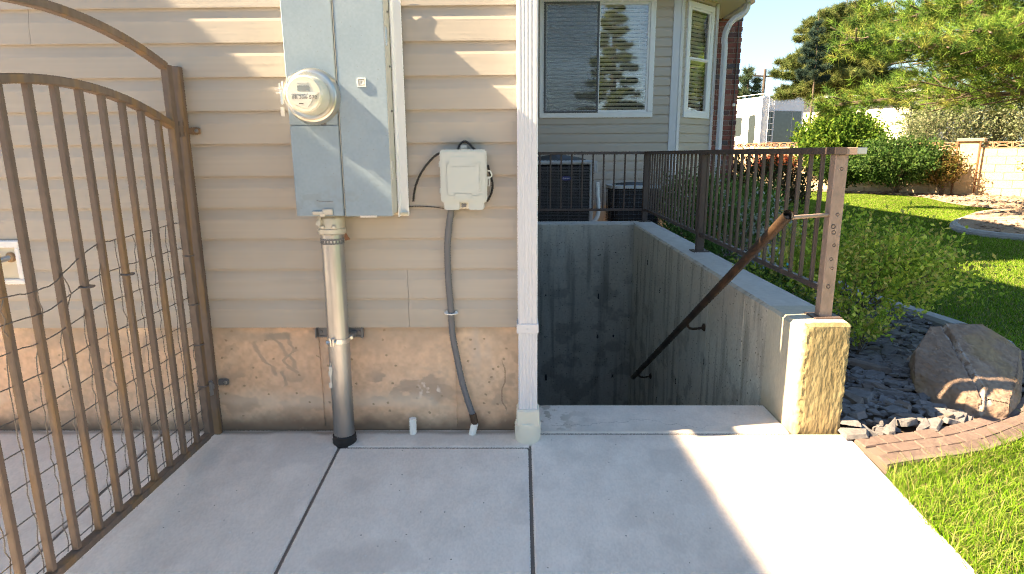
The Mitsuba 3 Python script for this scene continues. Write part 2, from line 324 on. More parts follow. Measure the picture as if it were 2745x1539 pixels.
# ------------------------------------------------------------------ foliage builders
def unit(v): return v / (np.linalg.norm(v, axis=-1, keepdims=True) + 1e-12)
def leaves_mesh(c, d, ln, wd, rng, cols):
    """diamond leaves, folded along the midrib: centre c, direction d, per-leaf length/width, colours (n,3)."""
    n = len(c); d = unit(d); s = unit(np.cross(d, unit(rng.normal(size=(n, 3))))); nn = np.cross(s, d)
    ln = np.broadcast_to(ln, (n,))[:, None]; wd = np.broadcast_to(wd, (n,))[:, None]
    v = np.stack([c, c + d * ln * .5 + s * wd * .5 + nn * wd * .18, c + d * ln, c + d * ln * .5 - s * wd * .5 + nn * wd * .18], 1).reshape(-1, 3)
    i = np.arange(n) * 4
    f = np.vstack([np.c_[i, i + 1, i + 2], np.c_[i, i + 2, i + 3]])
    return trimesh.Trimesh(v, f, process=False), np.repeat(cols, 4, axis=0)
def palette(rng, n, cols, jit=.15):
    cols = np.asarray(cols, float); c = cols[rng.integers(0, len(cols), n)]
    return np.clip(c * (1 + jit * rng.normal(size=(n, 1))), .004, .9)
def shrub(key, base, rad, height, nsprig, per, ln, wd, cols, seed, label, cat='shrub', group=None, sprig=.22, shell=.45, stems=12, stemr=.006, lift=.12, upb=.6, gaps=.38):
    rng = np.random.default_rng(seed); base = np.asarray(base, float); rx, ry = rad if hasattr(rad, '__len__') else (rad, rad)
    st = []
    q = []
    while len(q) < nsprig:
        u = unit(rng.normal(size=(nsprig, 3))) * (shell + (1 - shell) * rng.random((nsprig, 1)) ** .6)
        u[:, 2] = np.abs(u[:, 2]) * rng.choice([1, 1, 1, -.55], nsprig)
        pp = np.c_[u[:, 0] * rx, u[:, 1] * ry, u[:, 2]]
        keep = meshkit.fbm(pp * np.array([2.2 / rx, 2.2 / ry, 2.6]) + seed * 3.3, 3, seed) > gaps
        q += list(u[keep])
    u = np.array(q[:nsprig]); wob = .8 + .45 * meshkit.noise(unit(u) * 2.3 + seed)[:, None]
    zc = height * .5 + lift * .5; hz = height * .5
    p0 = base + np.c_[u[:, 0] * rx, u[:, 1] * ry, np.where(u[:, 2] > 0, u[:, 2] * hz * 1.0, u[:, 2] * hz)] * wob + np.array([0, 0, zc])
    p0[:, 2] = np.maximum(p0[:, 2], base[2] + lift * .4)
    dirs = unit(np.c_[u[:, 0], u[:, 1], np.abs(u[:, 2]) * .7] + np.array([0, 0, upb]) + rng.normal(size=(nsprig, 3)) * .35)
    k = np.linspace(0, 1, per)
    L = sprig * (.5 + rng.random((nsprig, 1)))
    pos = p0[:, None] + dirs[:, None] * (k[None, :, None] - .35) * L[:, :, None]
    ld = dirs[:, None] * .55 + rng.normal(size=(nsprig, per, 3)) * .6
    cs = palette(rng, nsprig, cols)[:, None] * (1 + .12 * rng.normal(size=(nsprig, per, 1)))
    n = nsprig * per
    pos = pos.reshape(-1, 3); pos[:, 2] = np.maximum(pos[:, 2], base[2] + .01)
    m, vc = leaves_mesh(pos, ld.reshape(-1, 3), ln * (.6 + .8 * rng.random(n)), wd * (.6 + .8 * rng.random(n)), rng, np.clip(cs, .004, .9).reshape(-1, 3))
    add(key + '__foliage', m, 'leaf', smooth=False, color=vc)
    for i in rng.choice(nsprig, min(stems, nsprig), replace=False):
        e = p0[i]; mid = base * .55 + e * .45 + np.array([0, 0, .12 * height])
        st.append(tube(bez([base + np.r_[rng.normal(size=2) * .06 * min(rx, ry), 0], mid, e], 7), stemr, 5))
    add(key + '__stem', cat_(st), 'bark', smooth=60)
    stuffpart(key + '__stem'); stuffpart(key + '__foliage')
    tag(key, label, cat, group)
def tuft_mesh(c, d, ln, wd, per, rng, cols, spread=1.0):
    """pine tufts: needles radiating about the direction d."""
    n = len(c); ax = unit(d)[:, None] * rng.uniform(.1, 1.0, (n, per, 1)) + rng.normal(size=(n, per, 3)) * .55 * spread
    ax = unit(ax).reshape(-1, 3); b = np.repeat(c, per, 0) - np.repeat(unit(d), per, 0) * rng.uniform(0, ln * .9, (n * per, 1))
    s = unit(np.cross(ax, rng.normal(size=ax.shape))) * wd * .5
    l = ln * rng.uniform(.7, 1.15, (n * per, 1))
    v = np.stack([b - s, b + s, b + ax * l], 1).reshape(-1, 3); f = np.arange(len(v)).reshape(-1, 3)
    cs = np.repeat(cols, per, 0) * (1 + .12 * rng.normal(size=(n * per, 1)))
    return trimesh.Trimesh(v, f, process=False), np.repeat(np.clip(cs, .004, .9), 3, 0)
def pine(key, base, R, z0, z1, nlimb, tl, per, ln, wd, cols, seed, label, cone=.6, droop=.1, trunk=.2, group=None):
    rng = np.random.default_rng(seed); base = np.asarray(base, float); cs, ds, lm = [], [], []
    for i in range(nlimb):
        h = z0 + (z1 - z0) * ((i + rng.random()) / nlimb) ** 1.25; az = i * 2.39996 + rng.normal() * .3
        r = R * (1 - cone * max(0, (h - z0) / (z1 - z0)) ** 1.3) * rng.uniform(.75, 1.05)
        a = np.array([math.cos(az), math.sin(az), 0]); rise = rng.uniform(-droop, .25)
        pts = bez([base + (0, 0, h), base + a * r * .5 + (0, 0, h + r * .5 * (rise + .05)), base + a * r + (0, 0, h + r * rise)], 14)
        lm.append(sweep(pts, circ(.022 * R / 3, 5), (0, 0, 1)))
        m = int(tl * r / R)
        for j in range(m):                                   # side twigs
            t = rng.uniform(.22, 1.0); k = min(int(t * 13), 12); p = pts[k] + (pts[k + 1] - pts[k]) * (t * 13 - k); L = (1.08 - t) * r * .42 + .16 * R / 3
            sd = unit(a * rng.uniform(.35, 1) + np.array([-a[1], a[0], 0]) * rng.choice([-1, 1]) * rng.uniform(.2, 1.2) + np.array([0, 0, rng.uniform(-.25, .55)]))
            e = p + sd * L * rng.uniform(.3, 1)
            if j % 4 == 0: lm.append(tube([p, e], .007 * R / 3, 4))
            for q in range(3):
                cs.append(p + (e - p) * rng.uniform(.35, 1.05) + rng.normal(size=3) * .05 * R / 3); ds.append(sd + np.array([0, 0, .35]) + rng.normal(size=3) * .25)
    c, d = np.array(cs), np.array(ds)
    m, vc = tuft_mesh(c, d, ln, wd, per, rng, palette(rng, len(c), cols))
    add(key + '__crown', m, 'needle', smooth=False, color=vc); stuffpart(key + '__crown')
    H = z1 + .4
    tk = sweep([base + (0, 0, t * H) + np.array([.06 * math.sin(3 * t), .05 * math.cos(4 * t), 0]) for t in np.linspace(0, 1, 12)], circ(1, 10), (0, 1, 0), cap=False)
    v = tk.vertices.reshape(12, 10, 3); ctr = v.mean(1, keepdims=True); tk.vertices = (ctr + (v - ctr) * (trunk * (1 - .9 * np.linspace(0, 1, 12)))[:, None, None]).reshape(-1, 3)
    add(key + '__trunk', tk, 'bark', smooth=60)
    add(key + '__limb', cat_(lm), 'bark', smooth=60); stuffpart(key + '__limb')
    tag(key, label, 'tree', group)

#=SECTIONS=
# ------------------------------------------------------------------ ground, walk, stairwell
CURB_IN = bez([(1.404, -.098), (1.565, -.059), (1.876, .013), (2.152, .144), (2.36, .27), (2.56, .45), (2.79, .80), (2.88, 1.10), (2.90, 1.50), (2.82, 2.1), (2.78, 2.9), (2.90, 3.7), (3.07, 4.4), (3.42, 5.2), (3.74, 5.9), (4.32, 7.4), (5.3, 10.2), (6.6, 13.0), (8.2, 15.9)], 150)
def offset(c, d):
    t = np.gradient(c, axis=0); t /= np.linalg.norm(t, axis=1, keepdims=True)
    return c + np.c_[t[:, 1], -t[:, 0]] * d
NB = int(np.argmax(CURB_IN[:, 1] > 1.05))           # stamped edging runs up to here, plain curb beyond
EDGE_W = .185
CURB_OUT = np.vstack([offset(CURB_IN[:NB], EDGE_W), offset(CURB_IN[NB:], .13)])
hole = Polygon([(-4.4, .02), (1.40, .02), (1.40, 4.1), (3.2, 7.0), (3.2, 12), (-12, 12), (-12, .02)])
big = Polygon([(-260, -120), (260, -120), (260, 420), (-260, 420)])
near = Polygon([(-14, -14), (30, -14), (30, 30), (-14, 30)])
g1 = flat(big.difference(near), z=-.07, zfn=gz)
g2 = flat(near.difference(hole), z=-.05, zfn=gz, grid=1.75)
add('ground', cat_([g1, g2]), 'soil'); tag('ground', 'bare brown soil under the planting beds', kind='structure')

# walk: one slab per panel, tooled joints between them
def slab(x0, x1, y0, y1, r=.006):
    pts = []
    for y in (y0, y1):
        zt = SLOPE * max(min(y, 0.0), -8.0)
        for x, s in ((x0, 1), (x1, -1)):
            sy = 1 if y == y0 else -1
            pts += [(x + s * r, y + sy * r, zt + SLOPE * sy * r * (y < 0)), (x, y + sy * r, zt - r * .8), (x + s * r, y, zt - r * .8), (x, y, zt - .1)]
    return trimesh.convex.convex_hull(np.array(pts))
J = .0065
xs = [-4.4, -3.19, -2.385, -1.58, -.770, .0345]
for a, b in zip(xs[:-1], xs[1:]):
    back = -.005 if b < -.75 else -.146
    for y0, y1 in ((-6.2, -4.62), (-4.61, -3.06), (-3.05, -1.585), (-1.575, back)):
        if y1 > -3.6 or True: add('concrete_walk__slab', slab(a + J, b - J, max(y0, -6.2), y1), 'walk_concrete')
for x0, x1 in ((-13, -8.72), (-8.70, -4.42)):  # unseen paving to the left, added to bounce sunlight onto the wall
    for y0, y1 in ((-14, -10.2), (-10.19, -6.22), (-6.21, -1.70), (-1.69, -.01)): add('concrete_walk__slab', slab(x0, x1, y0, y1), 'walk_concrete')
for x0, x1 in ((-4.39, -1.5), (-1.49, 1.40)):  # more unseen paving behind the camera, added for bounce light
    for y0, y1 in ((-14, -10.2), (-10.19, -6.21)): add('concrete_walk__slab', slab(x0, x1, y0, y1), 'walk_concrete')
for y0, y1 in ((-6.2, -3.6), (-3.59, -.036)): add('concrete_walk__slab', slab(.0345 + J, 1.407, y0, y1), 'walk_concrete')
add('concrete_walk__slab', slab(-.735, .032, -.139, -.002, .004), 'walk_concrete')
ld = bbox(.002, 1.169, -.028, .274, -.19, .0, .008); add('concrete_walk__landing', ld, 'walk_concrete', smooth=30)
jf = [box(x - .0095, x + .0095, -6.2, -.01, -.2, -.0) for x in xs[1:]]
jm = cat_([sweep([(x, -6.2, SLOPE * -6.2 - .0185), (x, -.12, SLOPE * -.12 - .0185)], rect(.03, .02)) for x in xs[1:]] + [sweep([(-4.4, y, SLOPE * y - .0205), (.03, y, SLOPE * y - .0205)], rect(.03, .02)) for y in (-4.615, -3.055, -1.58)] + [sweep([(-.76, -.141, -.0275), (.028, -.141, -.0275)], rect(.03, .02)), sweep([(.03, -.031, -.0168), (1.165, -.031, -.0168)], rect(.02, .02))])
add('concrete_walk__joint', jm, 'joint_dirt')
tag('concrete_walk', 'pale concrete walk of jointed slabs sloping up to the house', kind='structure')
tag('concrete_walk__landing', 'worn concrete landing at the top of the basement stairs')

# stairs down to the basement, below the landing
for i in range(12):
    z = -.19 * (i + 1); y = .272 + .28 * i
    add('basement_stairs__step', bbox(.004, 1.167, y, y + .30, z - .25, z, .006), 'cast_concrete')
add('basement_stairs__floor', box(.004, 1.167, .272 + .28 * 12, 3.85, -2.7, -.19 * 12 - .01), 'cast_concrete')
tag('basement_stairs', 'concrete steps going down beside the house into the dark stairwell', 'stairs')

# retaining wall: side leg with the rough end, far leg
def rough_end():
    m = trimesh.creation.box(extents=(.235, .30, .88)); m.apply_translation((1.2875, .15, .04))
    mm = trimesh.convex.convex_hull(np.array([(x + sx * c, y + sy * c, z) for z, c in ((-.4, 0), (.466, 0), (.480, .012)) for x, y, sx, sy in ((1.168, .046, 1, 0), (1.212, .0, .3, 1), (1.394, .0, -.3, 1), (1.405, .014, -1, .3), (1.405, .32, -1, 0), (1.170, .32, 1, 0))]))
    v, f = trimesh.remesh.subdivide_to_size(mm.vertices, mm.faces, .010)
    m = trimesh.Trimesh(v, f); v = m.vertices.copy()
    v[:, 2] = np.maximum(v[:, 2], -.4)
    w = np.clip((.25 - v[:, 1]) / .2, 0, 1) * np.clip((.5 - v[:, 2]) / .02, 0, 1)
    d = (meshkit.fbm(v * np.array([60, 60, 22]), 4, 3) - .5) * .0018 + (meshkit.noise(v * np.array([9, 9, 4]), 5) - .5) * .003
    corner = np.minimum(np.abs(v[:, 0] - 1.405), np.abs(v[:, 0] - 1.212))
    d -= .016 * np.clip(1 - corner / .022, 0, 1) * np.clip(meshkit.fbm(v * np.array([40, 40, 34]), 3, 8) * 2.2 - .8, 0, 1) * (v[:, 1] < .05)
    v += m.vertex_normals * (d * w)[:, None]
    m.vertices = v; return m
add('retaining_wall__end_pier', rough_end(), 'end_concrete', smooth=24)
side = sweep([(0, .318, 0), (0, 3.852, 0)], np.array([(1.170, -2.8), (1.405, -2.8), (1.405, .468), (1.393, .480), (1.182, .480), (1.170, .468)]) * [1, 1])
v = side.vertices.copy()
def profile_y(poly_xz, y0, y1):
    m = trimesh.creation.extrude_polygon(Polygon(poly_xz), y1 - y0, engine='earcut'); v = m.vertices; m.vertices = np.c_[v[:, 0], y0 + v[:, 2], v[:, 1]]; m.invert(); return m
def profile_x(poly_yz, x0, x1):
    m = trimesh.creation.extrude_polygon(Polygon(poly_yz), x1 - x0, engine='earcut'); v = m.vertices; m.vertices = np.c_[x0 + v[:, 2], v[:, 0], v[:, 1]]; return m
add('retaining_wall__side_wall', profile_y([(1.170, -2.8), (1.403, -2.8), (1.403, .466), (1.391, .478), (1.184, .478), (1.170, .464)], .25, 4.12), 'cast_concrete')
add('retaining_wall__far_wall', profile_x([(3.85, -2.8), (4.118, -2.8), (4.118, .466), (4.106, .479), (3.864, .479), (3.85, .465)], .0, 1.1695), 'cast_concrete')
# form seams standing proud, tie holes
fs = [box(x - w, x + w, 3.846, 3.8505, -2.6, .44) for x, w in ((.262, .009), (.815, .006))] + [box(x, x + .006, 3.8475, 3.8505, -2.6, .4) for x in (.42, .63, .98)]
fs += [box(1.1665, 1.1702, y, y + w, -2.6, .44) for y, w in ((.62, .008), (1.235, .012), (1.84, .008), (2.46, .012), (3.07, .008))]
add('retaining_wall__form_seam', cat_(fs), 'cast_concrete'); stuffpart('retaining_wall__form_seam')
rg = np.random.default_rng(5); th = []
for zz in (.15, -.30, -.74, -1.2):
    for x in (.265, .82, .99): th.append(box(x - .008, x + .004 + .012 * rg.random(), 3.845, 3.851, zz + .02 * rg.normal(), zz + .028 + .01 * rg.random()) if rg.random() < .75 else box(x - .018, x + .014, 3.846, 3.851, zz, zz + .007))
for zz, y in ((.20, 3.1), (.06, 2.55), (-.12, 1.24), (-.30, .62), (-.5, 1.9), (-.55, 1.24), (-.9, 2.5)):
    th.append(mv(box(1.166, 1.171, -.004, .005, -.022, .02 + .012 * rg.random()), y=y, z=zz))
add('retaining_wall__tie_hole', cat_(th), 'dark_gap'); stuffpart('retaining_wall__tie_hole')
tag('retaining_wall', 'stained concrete wall around the basement stairwell with rough block end', 'retaining wall')
tag('retaining_wall__end_pier', 'rough yellowish concrete end of the wall with ragged edges')

# ------------------------------------------------------------------ house
def course_prof(h, k=1.0):       # dutch lap: (outward, z)
    return [(.004 * k, .004), (.0140 * k, 0), (.0165 * k, .001), (.0165 * k, .003), (.0125 * k, h * .62), (.0115 * k, h * .655), (.0028 * k, h * .92), (.0022 * k, h + .006), (-.003, h + .006), (-.003, 0)]
def siding(key, Mx, u0, u1, z0, rows, h, bs, openings=(), k=1.0, seams=()):
    for r in range(rows):
        z = z0 + r * h; spans = [(u0, u1)]
        for (a, b, c, d) in openings:
            if z + h > c + .01 and z < d - .01: spans = [s for (p, q) in spans for s in ((p, min(q, a)), (max(p, b), q)) if s[1] - s[0] > .01]
        for (row, us) in seams:
            if row == r: spans = [s for (p, q) in spans for s in (((p, us), (us + .0015, q)) if p < us < q else ((p, q),))]
        for (p, q) in spans:
            m = profile_x([(-o, zz) for o, zz in course_prof(h, k)], p, q)
            add(key, tf(mv(m, z=z), Mx), bs)
        for (a, b, c, d) in openings:                # what is left of a course below a sill
            if z < c - .012 and z + h > c + .01:
                pg = Polygon([(-o, zz) for o, zz in course_prof(h, k)]).intersection(Polygon([(-1, -1), (1, -1), (1, c - z), (-1, c - z)]))
                add(key, tf(mv(profile_x(list(pg.exterior.coords)[:-1], a, b), z=z), Mx), bs)
I4 = np.eye(4)
siding('house__siding_board', I4, -4.38, -.012, .4723, 23, .127, 'vinyl_siding', seams=((0, -.475), (1, -.4735), (5, -2.3), (9, -1.9), (14, -.9)))
add('house__foundation', box(-4.4, .0, .004, .2, -2.8, .471), 'painted_foundation')
add('house__foundation', box(-.002, .0005, .006, 5.45, -2.8, .47), 'cast_concrete')
add('house__wall', box(-4.4, -.02, .012, .2, .471, 3.45), 'vinyl_far')
tag('house__foundation', 'peeling tan painted concrete foundation with dark stains')
for g_ in (box(-.882, -.870, -.002, .006, .02, .43), box(-.292, -.284, -.0015, .006, .01, .47)): add('house__foundation_seam', g_, 'painted_foundation')
add('house__corner_board', cat_([bbox(-.014, .016, -.022, .0, .45, 3.45, .003), bbox(-.002, .018, -.02, .09, .45, 3.45, .003)]), 'trim_white')
siding('house__siding_board', frame((.012, .09, 0), (0, 1)), 0, 5.36, .4723, 23, .127, 'vinyl_far')
# bay at the back of the stairwell
BZ, BH = .53, .1137
F1 = frame((.0, 5.5, 0), (1, 0)); F2 = frame((1.945, 5.5, 0), (1, .94)); L2 = .62 * math.sqrt(1 + .94 ** 2); F3 = frame((2.565, 6.083, 0), (0, 1))
WIN1 = (.255, 1.625, 1.648, 3.02); WIN2 = (.15, .715, 1.65, 2.99)
siding('house__bay_siding_board', F1, .0, 1.86, BZ, 23, BH, 'vinyl_far', openings=[WIN1])
siding('house__bay_siding_board', F2, .06, L2 - .05, BZ, 23, BH, 'vinyl_far', openings=[WIN2])
siding('house__bay_siding_board', F3, .05, .95, BZ, 23, BH, 'vinyl_far')
def hollow(Mx, u0, u1, z0, z1, op, y0=.012, y1=.03):
    a, b, c, d = op
    return [tf(box(u0, a, y0, y1, z0, z1), Mx), tf(box(b, u1, y0, y1, z0, z1), Mx), tf(box(a, b, y0, y1, z0, c), Mx), tf(box(a, b, y0, y1, d, z1), Mx)]
add('house__bay_wall', cat_(hollow(F1, 0, 1.93, .45, 3.2, WIN1) + hollow(F2, .0, L2, .45, 3.2, WIN2) + [tf(box(0, .95, .012, .03, .45, 3.2), F3)]), 'vinyl_far')
add('house__bay_foundation', cat_([tf(box(0, 1.93, .006, .03, -.6, .53), F1), tf(box(0, L2, .006, .03, -.6, .53), F2), tf(box(0, .95, .006, .03, -.6, .53), F3)]), 'painted_foundation')
add('house__bay_trim', cat_([tf(bbox(1.858, 1.945, -.024, .01, .50, 3.07, .004), F1), tf(bbox(.0, .062, -.024, .01, .50, 3.07, .004), F2)]), 'aluminium_white')
add('house__bay_trim', cat_([tf(bbox(L2 - .052, L2, -.024, .01, .50, 3.07, .004), F2), tf(bbox(.0, .05, -.024, .01, .50, 3.07, .004), F3)]), 'aluminium_white')
def window(key, Mx, op, slider, seed):
    a, b, c, d = op; f = .045
    fr = [bbox(a - .02, b + .02, -.032, .03, d - f, d + .02), bbox(a - .02, b + .02, -.036, .03, c - .02, c + f)] + [bbox(p, q, -.0325, .03, c + f, d - f) for p, q in ((a - .02, a + f), (b - f, b + .02))]
    k = add(key, tf(cat_(fr), Mx), 'trim_white'); base = k
    if slider:
        m = (a + b) / 2 + .02
        sash = [(a + f, m + .015, c + f, d - f), (m - .015, b - f, c + f, d - f)]
    else:
        m = c + (d - c) * .52
        sash = [(a + f, b - f, c + f, m + .02), (a + f, b - f, m - .02, d - f)]
    for i, (p, q, r, s) in enumerate(sash):
        y = (-.018 if i == 0 else -.008); w = .028
        sh = [bbox(p, q, y - .012, y + .012, s - w, s), bbox(p, q, y - .012, y + .012, r, r + w), bbox(p, p + w, y - .0115, y + .0115, r + w, s - w), bbox(q - w, q, y - .0115, y + .0115, r + w, s - w)]
        add(base + '__sash', tf(cat_(sh), Mx), 'trim_white')
        add(base + '__pane', tf(trimesh.Trimesh([(p + w, y, r + w), (q - w, y, r + w), (q - w, y, s - w), (p + w, y, s - w)], [(0, 1, 2), (0, 2, 3)]), Mx), 'window_glass')
        if slider and i == 0:                            # woven insect screen in its own frame
            y2 = -.036
            add(base + '__screen_frame', tf(cat_([box(p - .01, q - .012, y2 - .006, y2 + .004, s - .016, s + .006), box(p - .01, q - .012, y2 - .006, y2 + .004, r - .006, r + .016), box(p - .01, p + .012, y2 - .005, y2 + .0035, r + .016, s - .016), box(q - .034, q - .012, y2 - .005, y2 + .0035, r + .016, s - .016)]), Mx), 'ac_grey')
            vs, fs_ = [], []
            for uu in np.arange(p, q - .03, .0045):
                n = len(vs); vs += [(uu, y2, r), (uu + .001, y2, r), (uu + .001, y2, s), (uu, y2, s)]; fs_ += [(n, n + 1, n + 2), (n, n + 2, n + 3)]
            for zz in np.arange(r, s, .0045):
                n = len(vs); vs += [(p, y2 + .0004, zz), (q - .03, y2 + .0004, zz), (q - .03, y2 + .0004, zz + .001), (p, y2 + .0004, zz + .001)]; fs_ += [(n, n + 1, n + 2), (n, n + 2, n + 3)]
            add(base + '__screen', tf(trimesh.Trimesh(vs, fs_, process=False), Mx), 'insect_screen'); stuffpart(base + '__screen')
    bl = []
    for zz in np.arange(c + .05, d - .03, .048):
        m_ = box(a + .02, b - .02, -.0014, .0014, -.023, .023); m_.apply_transform(trimesh.transformations.rotation_matrix(math.radians(58), (1, 0, 0))); bl.append(tf(mv(m_, y=.075, z=zz), Mx))
    for uu in np.linspace(a + .15, b - .15, 3 if slider else 2): bl.append(tf(box(uu - .002, uu + .002, .0735, .0765, c, d), Mx))
    add(base + '__blind', cat_(bl), 'blind_white'); stuffpart(base + '__blind')
    rm = box(a - .03, b + .03, .03, .5, c - .03, d + .03); rm.invert()
    rm.update_faces(np.abs(rm.triangles_center[:, 1] - .03) > 1e-4)
    add(base + '__room', tf(rm, Mx), 'room_dark')
    return base
w1 = window('house__window', F1, WIN1, True, 1); w2 = window('house__window', F2, WIN2, False, 2)
tag(w1, 'white sliding window with an insect screen on its left half'); tag(w2, 'narrow white double hung window on the angled bay side')
# soffit, gutter and roof over the bay
ol = Polygon([(-.2, 5.52), (-.2, 5.16), (2.08, 5.16), (2.835, 5.87), (2.90, 6.02), (2.90, 9), (-.2, 9)])
add('house__soffit', extr(ol, 3.075, 3.09), 'soffit_cream')
gpts = [(-.2, 5.10, 3.13), (2.10, 5.10, 3.13), (2.87, 5.82, 3.13), (2.955, 6.02, 3.13), (2.955, 9, 3.13)]
add('house__gutter', cat_([sweep(gpts[i:i + 2], np.array([(-.06, -.06), (.03, -.06), (.06, -.01), (.06, .06), (-.06, .06)]) * [-1, 1]) for i in range(4)]), 'aluminium_white')
def sheet(pts, th=.05):
    p = np.array(pts, float); n = np.cross(p[1] - p[0], p[2] - p[0]); n = unit(n) * (1 if n[2] > 0 else -1)
    return trimesh.convex.convex_hull(np.vstack([p, p - n * th]))
rf = [sheet([(3.0, 5.08, 3.2), (3.0, 13, 3.2), (-.05, 13, 4.6), (-.05, 5.08, 4.6)]), trimesh.convex.convex_hull(np.array([(-.05, 5.2, 3.2), (2.95, 5.2, 3.2), (-.05, 5.2, 4.55), (-.05, 5.1, 3.2), (2.95, 5.1, 3.2), (-.05, 5.1, 4.55)])),
      box(.12, -6.2, 12.7, 3.35, 6.42, 6.3) if False else box(-6.2, .12, 3.35, 12.7, 6.32, 6.44), trimesh.convex.convex_hull(np.array([(-6.2, 3.35, 6.44), (.12, 3.35, 6.44), (-6.2, 12.7, 6.44), (.12, 12.7, 6.44), (-3, 6.5, 7.8), (-3, 9.5, 7.8)])),
      sheet([(.40, -.06, 3.55), (.40, 5.6, 3.55), (-4.0, 5.6, 6.2), (-4.0, -.06, 6.2)]), sheet([(-4.0, -.06, 6.2), (-4.0, 5.6, 6.2), (-8.4, 5.6, 3.55), (-8.4, -.06, 3.55)])]
rfk = add('house__roof', cat_(rf), 'roof_shingle')
add('house__gable', trimesh.convex.convex_hull(np.array([(-8.2, y, 3.4) for y in (.012, .2)] + [(0, y, 3.4) for y in (.012, .2)] + [(-4.0, y, 6.1) for y in (.012, .2)])), 'vinyl_far')
# body of the house and an added shade canopy (closed shells, mostly out of view)
body = [box(-6, -.03, 3.46, 12.5, 2.9, 6.33), box(-8.2, -.022, .2, 5.45, -.5, 3.45), box(-8.2, -.02, 5.45, 5.53, -.5, 3.2), box(-4.2, -.02, 6.3, 13, -.5, 3.07), box(-.05, 2.54, 7.1, 13, -.5, 3.07)]
add('house__shell', cat_(body), 'vinyl_far')
for x in (-4.3, -6.8): add('house__added_canopy_post', bbox(x - .06, x + .06, -1.56, -1.44, -.3, 3.98), 'trim_white')
add('house__added_canopy', bbox(-7.0, -4.0, -1.68, -.062, 3.98, 4.099, .003), 'trim_white')  # unseen canopy put in and sized to shade the wall yet admit bounce
# brick return at the far corner
bx0, bx1, by = 2.58, 3.215, 7.0; ch = .0725
mort = box(bx0, bx1 - .012, by + .012, by + 2.2, -.4, 3.35)
bp = add('house__brick_pier', mort, 'mortar')
rg = np.random.default_rng(11)
for r in range(int(3.5 / ch)):
    z = -.15 + r * ch; off = 0 if r % 2 else .105; us = np.arange(bx0 - off, bx1, .21)
    for u in us:
        a, b = max(u + .005, bx0), min(u + .205, bx1)
        if b - a > .03 and b > 2.82: add(bp + '__brick', bbox(a, b - (.0 if b < bx1 - .001 else rg.random() * .004), by + rg.uniform(-.003, .003), by + .1, z + .005, z + ch - .005, .004), BR[rg.choice(6, p=[.3, .22, .2, .1, .08, .1])])
add(bp + '__side_face', cat_([box(bx1 - .013, bx1, by + .11 + .21 * k + .1 * (r % 2), by + .305 + .21 * k + .1 * (r % 2), -.15 + r * ch + .005, -.15 + (r + 1) * ch - .005) for r in range(48) for k in range(9)]), BR[0]); stuffpart(bp + '__side_face')
tag('house', 'tan sided house with a bay window over tan painted foundation', 'house')
tag(bp, 'dark red brick corner beyond the bay')
wcb = tube([(3.15, 6.985, 3.3), (3.15, 6.985, .25)], .008, 6)
add('wall_cable', wcb, 'wire_grey'); add('wall_cable__clip', bbox(3.13, 3.17, 6.97, 6.99, 1.86, 1.90), 'white_pvc')
tag('wall_cable', 'thin grey cable running down the red brick corner', 'cable')

# bay downspout
D2 = np.array([2.60, 6.02]);
dp = bez([(2.93, 6.05, 3.10), (2.93, 6.05, 3.02), (2.86, 6.02, 2.93), (2.74, 5.98, 2.86), (2.665, 5.985, 2.74), (2.655, 5.99, 2.55)], 18)
dp = np.vstack([dp, [(2.655, 5.99, .45)]])
add('bay_downspout__pipe', sweep(dp, brect(.062, .075, .012), (.7, .7, 0)), 'aluminium_white', smooth=40)
add('bay_downspout__strap', sweep([(2.615, 5.97, 1.2), (2.695, 5.97, 1.2)], rect(.09, .02)), 'aluminium_white')
tag('bay_downspout', 'white downspout curving from the gutter beside the brick corner', 'downspout')
# ------------------------------------------------------------------ front downspout at the house corner
def ribbed(w, d, nr, rib=.0022):                       # outline of the ribbed pipe, front towards -y
    p = [(-w / 2, d / 2), (-w / 2, -d / 2 + .006), (-w / 2 + .006, -d / 2)]
    s = np.linspace(-w / 2 + .012, w / 2 - .012, nr * 2 + 1)
    for i in range(nr): p += [(s[2 * i], -d / 2), (s[2 * i] + .0028, -d / 2 + rib), (s[2 * i + 1] - .0014, -d / 2 + rib), (s[2 * i + 1] + .0014, -d / 2)]
    return np.array(p + [(w / 2 - .006, -d / 2), (w / 2, -d / 2 + .006), (w / 2, d / 2)])
DX, DY = .027, -.066
dm = trimesh.creation.extrude_polygon(Polygon(ribbed(.079, .064, 4)), 3.4 - .125, engine='earcut'); dm.apply_translation((DX, DY, .125))
add('downspout__pipe', dm, 'aluminium_white')
add('downspout__strap', cat_([bbox(DX - .045, DX + .0425, DY - .036, DY - .030, .470, .510, .002), bbox(DX - .0455, DX - .041, DY - .034, .0, .472, .508, .001), bbox(DX + .0395, DX + .044, DY - .034, .0, .4725, .5075, .001), mv(lathe([(0, .0), (.005, .0), (.004, .003), (0, .004)], 10, 'y'), DX, DY - .036, .49)]), 'aluminium_white')
ad = cat_([bbox(DX - .048, DX + .048, DY - .044, DY + .042, .062, .136, .006)])
add('downspout__adapter', ad, 'cream_plastic', smooth=35)
add('downspout__coupling', mv(lathe([(0, .082), (.04, .082), (.052, .074), (.0555, .064), (.0555, .008), (.0535, .006), (.0535, -.034), (.051, -.05), (0, -.05)], 40), DX, DY), 'cream_plastic', smooth=35)
tag('downspout', 'white ribbed downspout with cream plastic coupling at the front house corner', 'downspout')

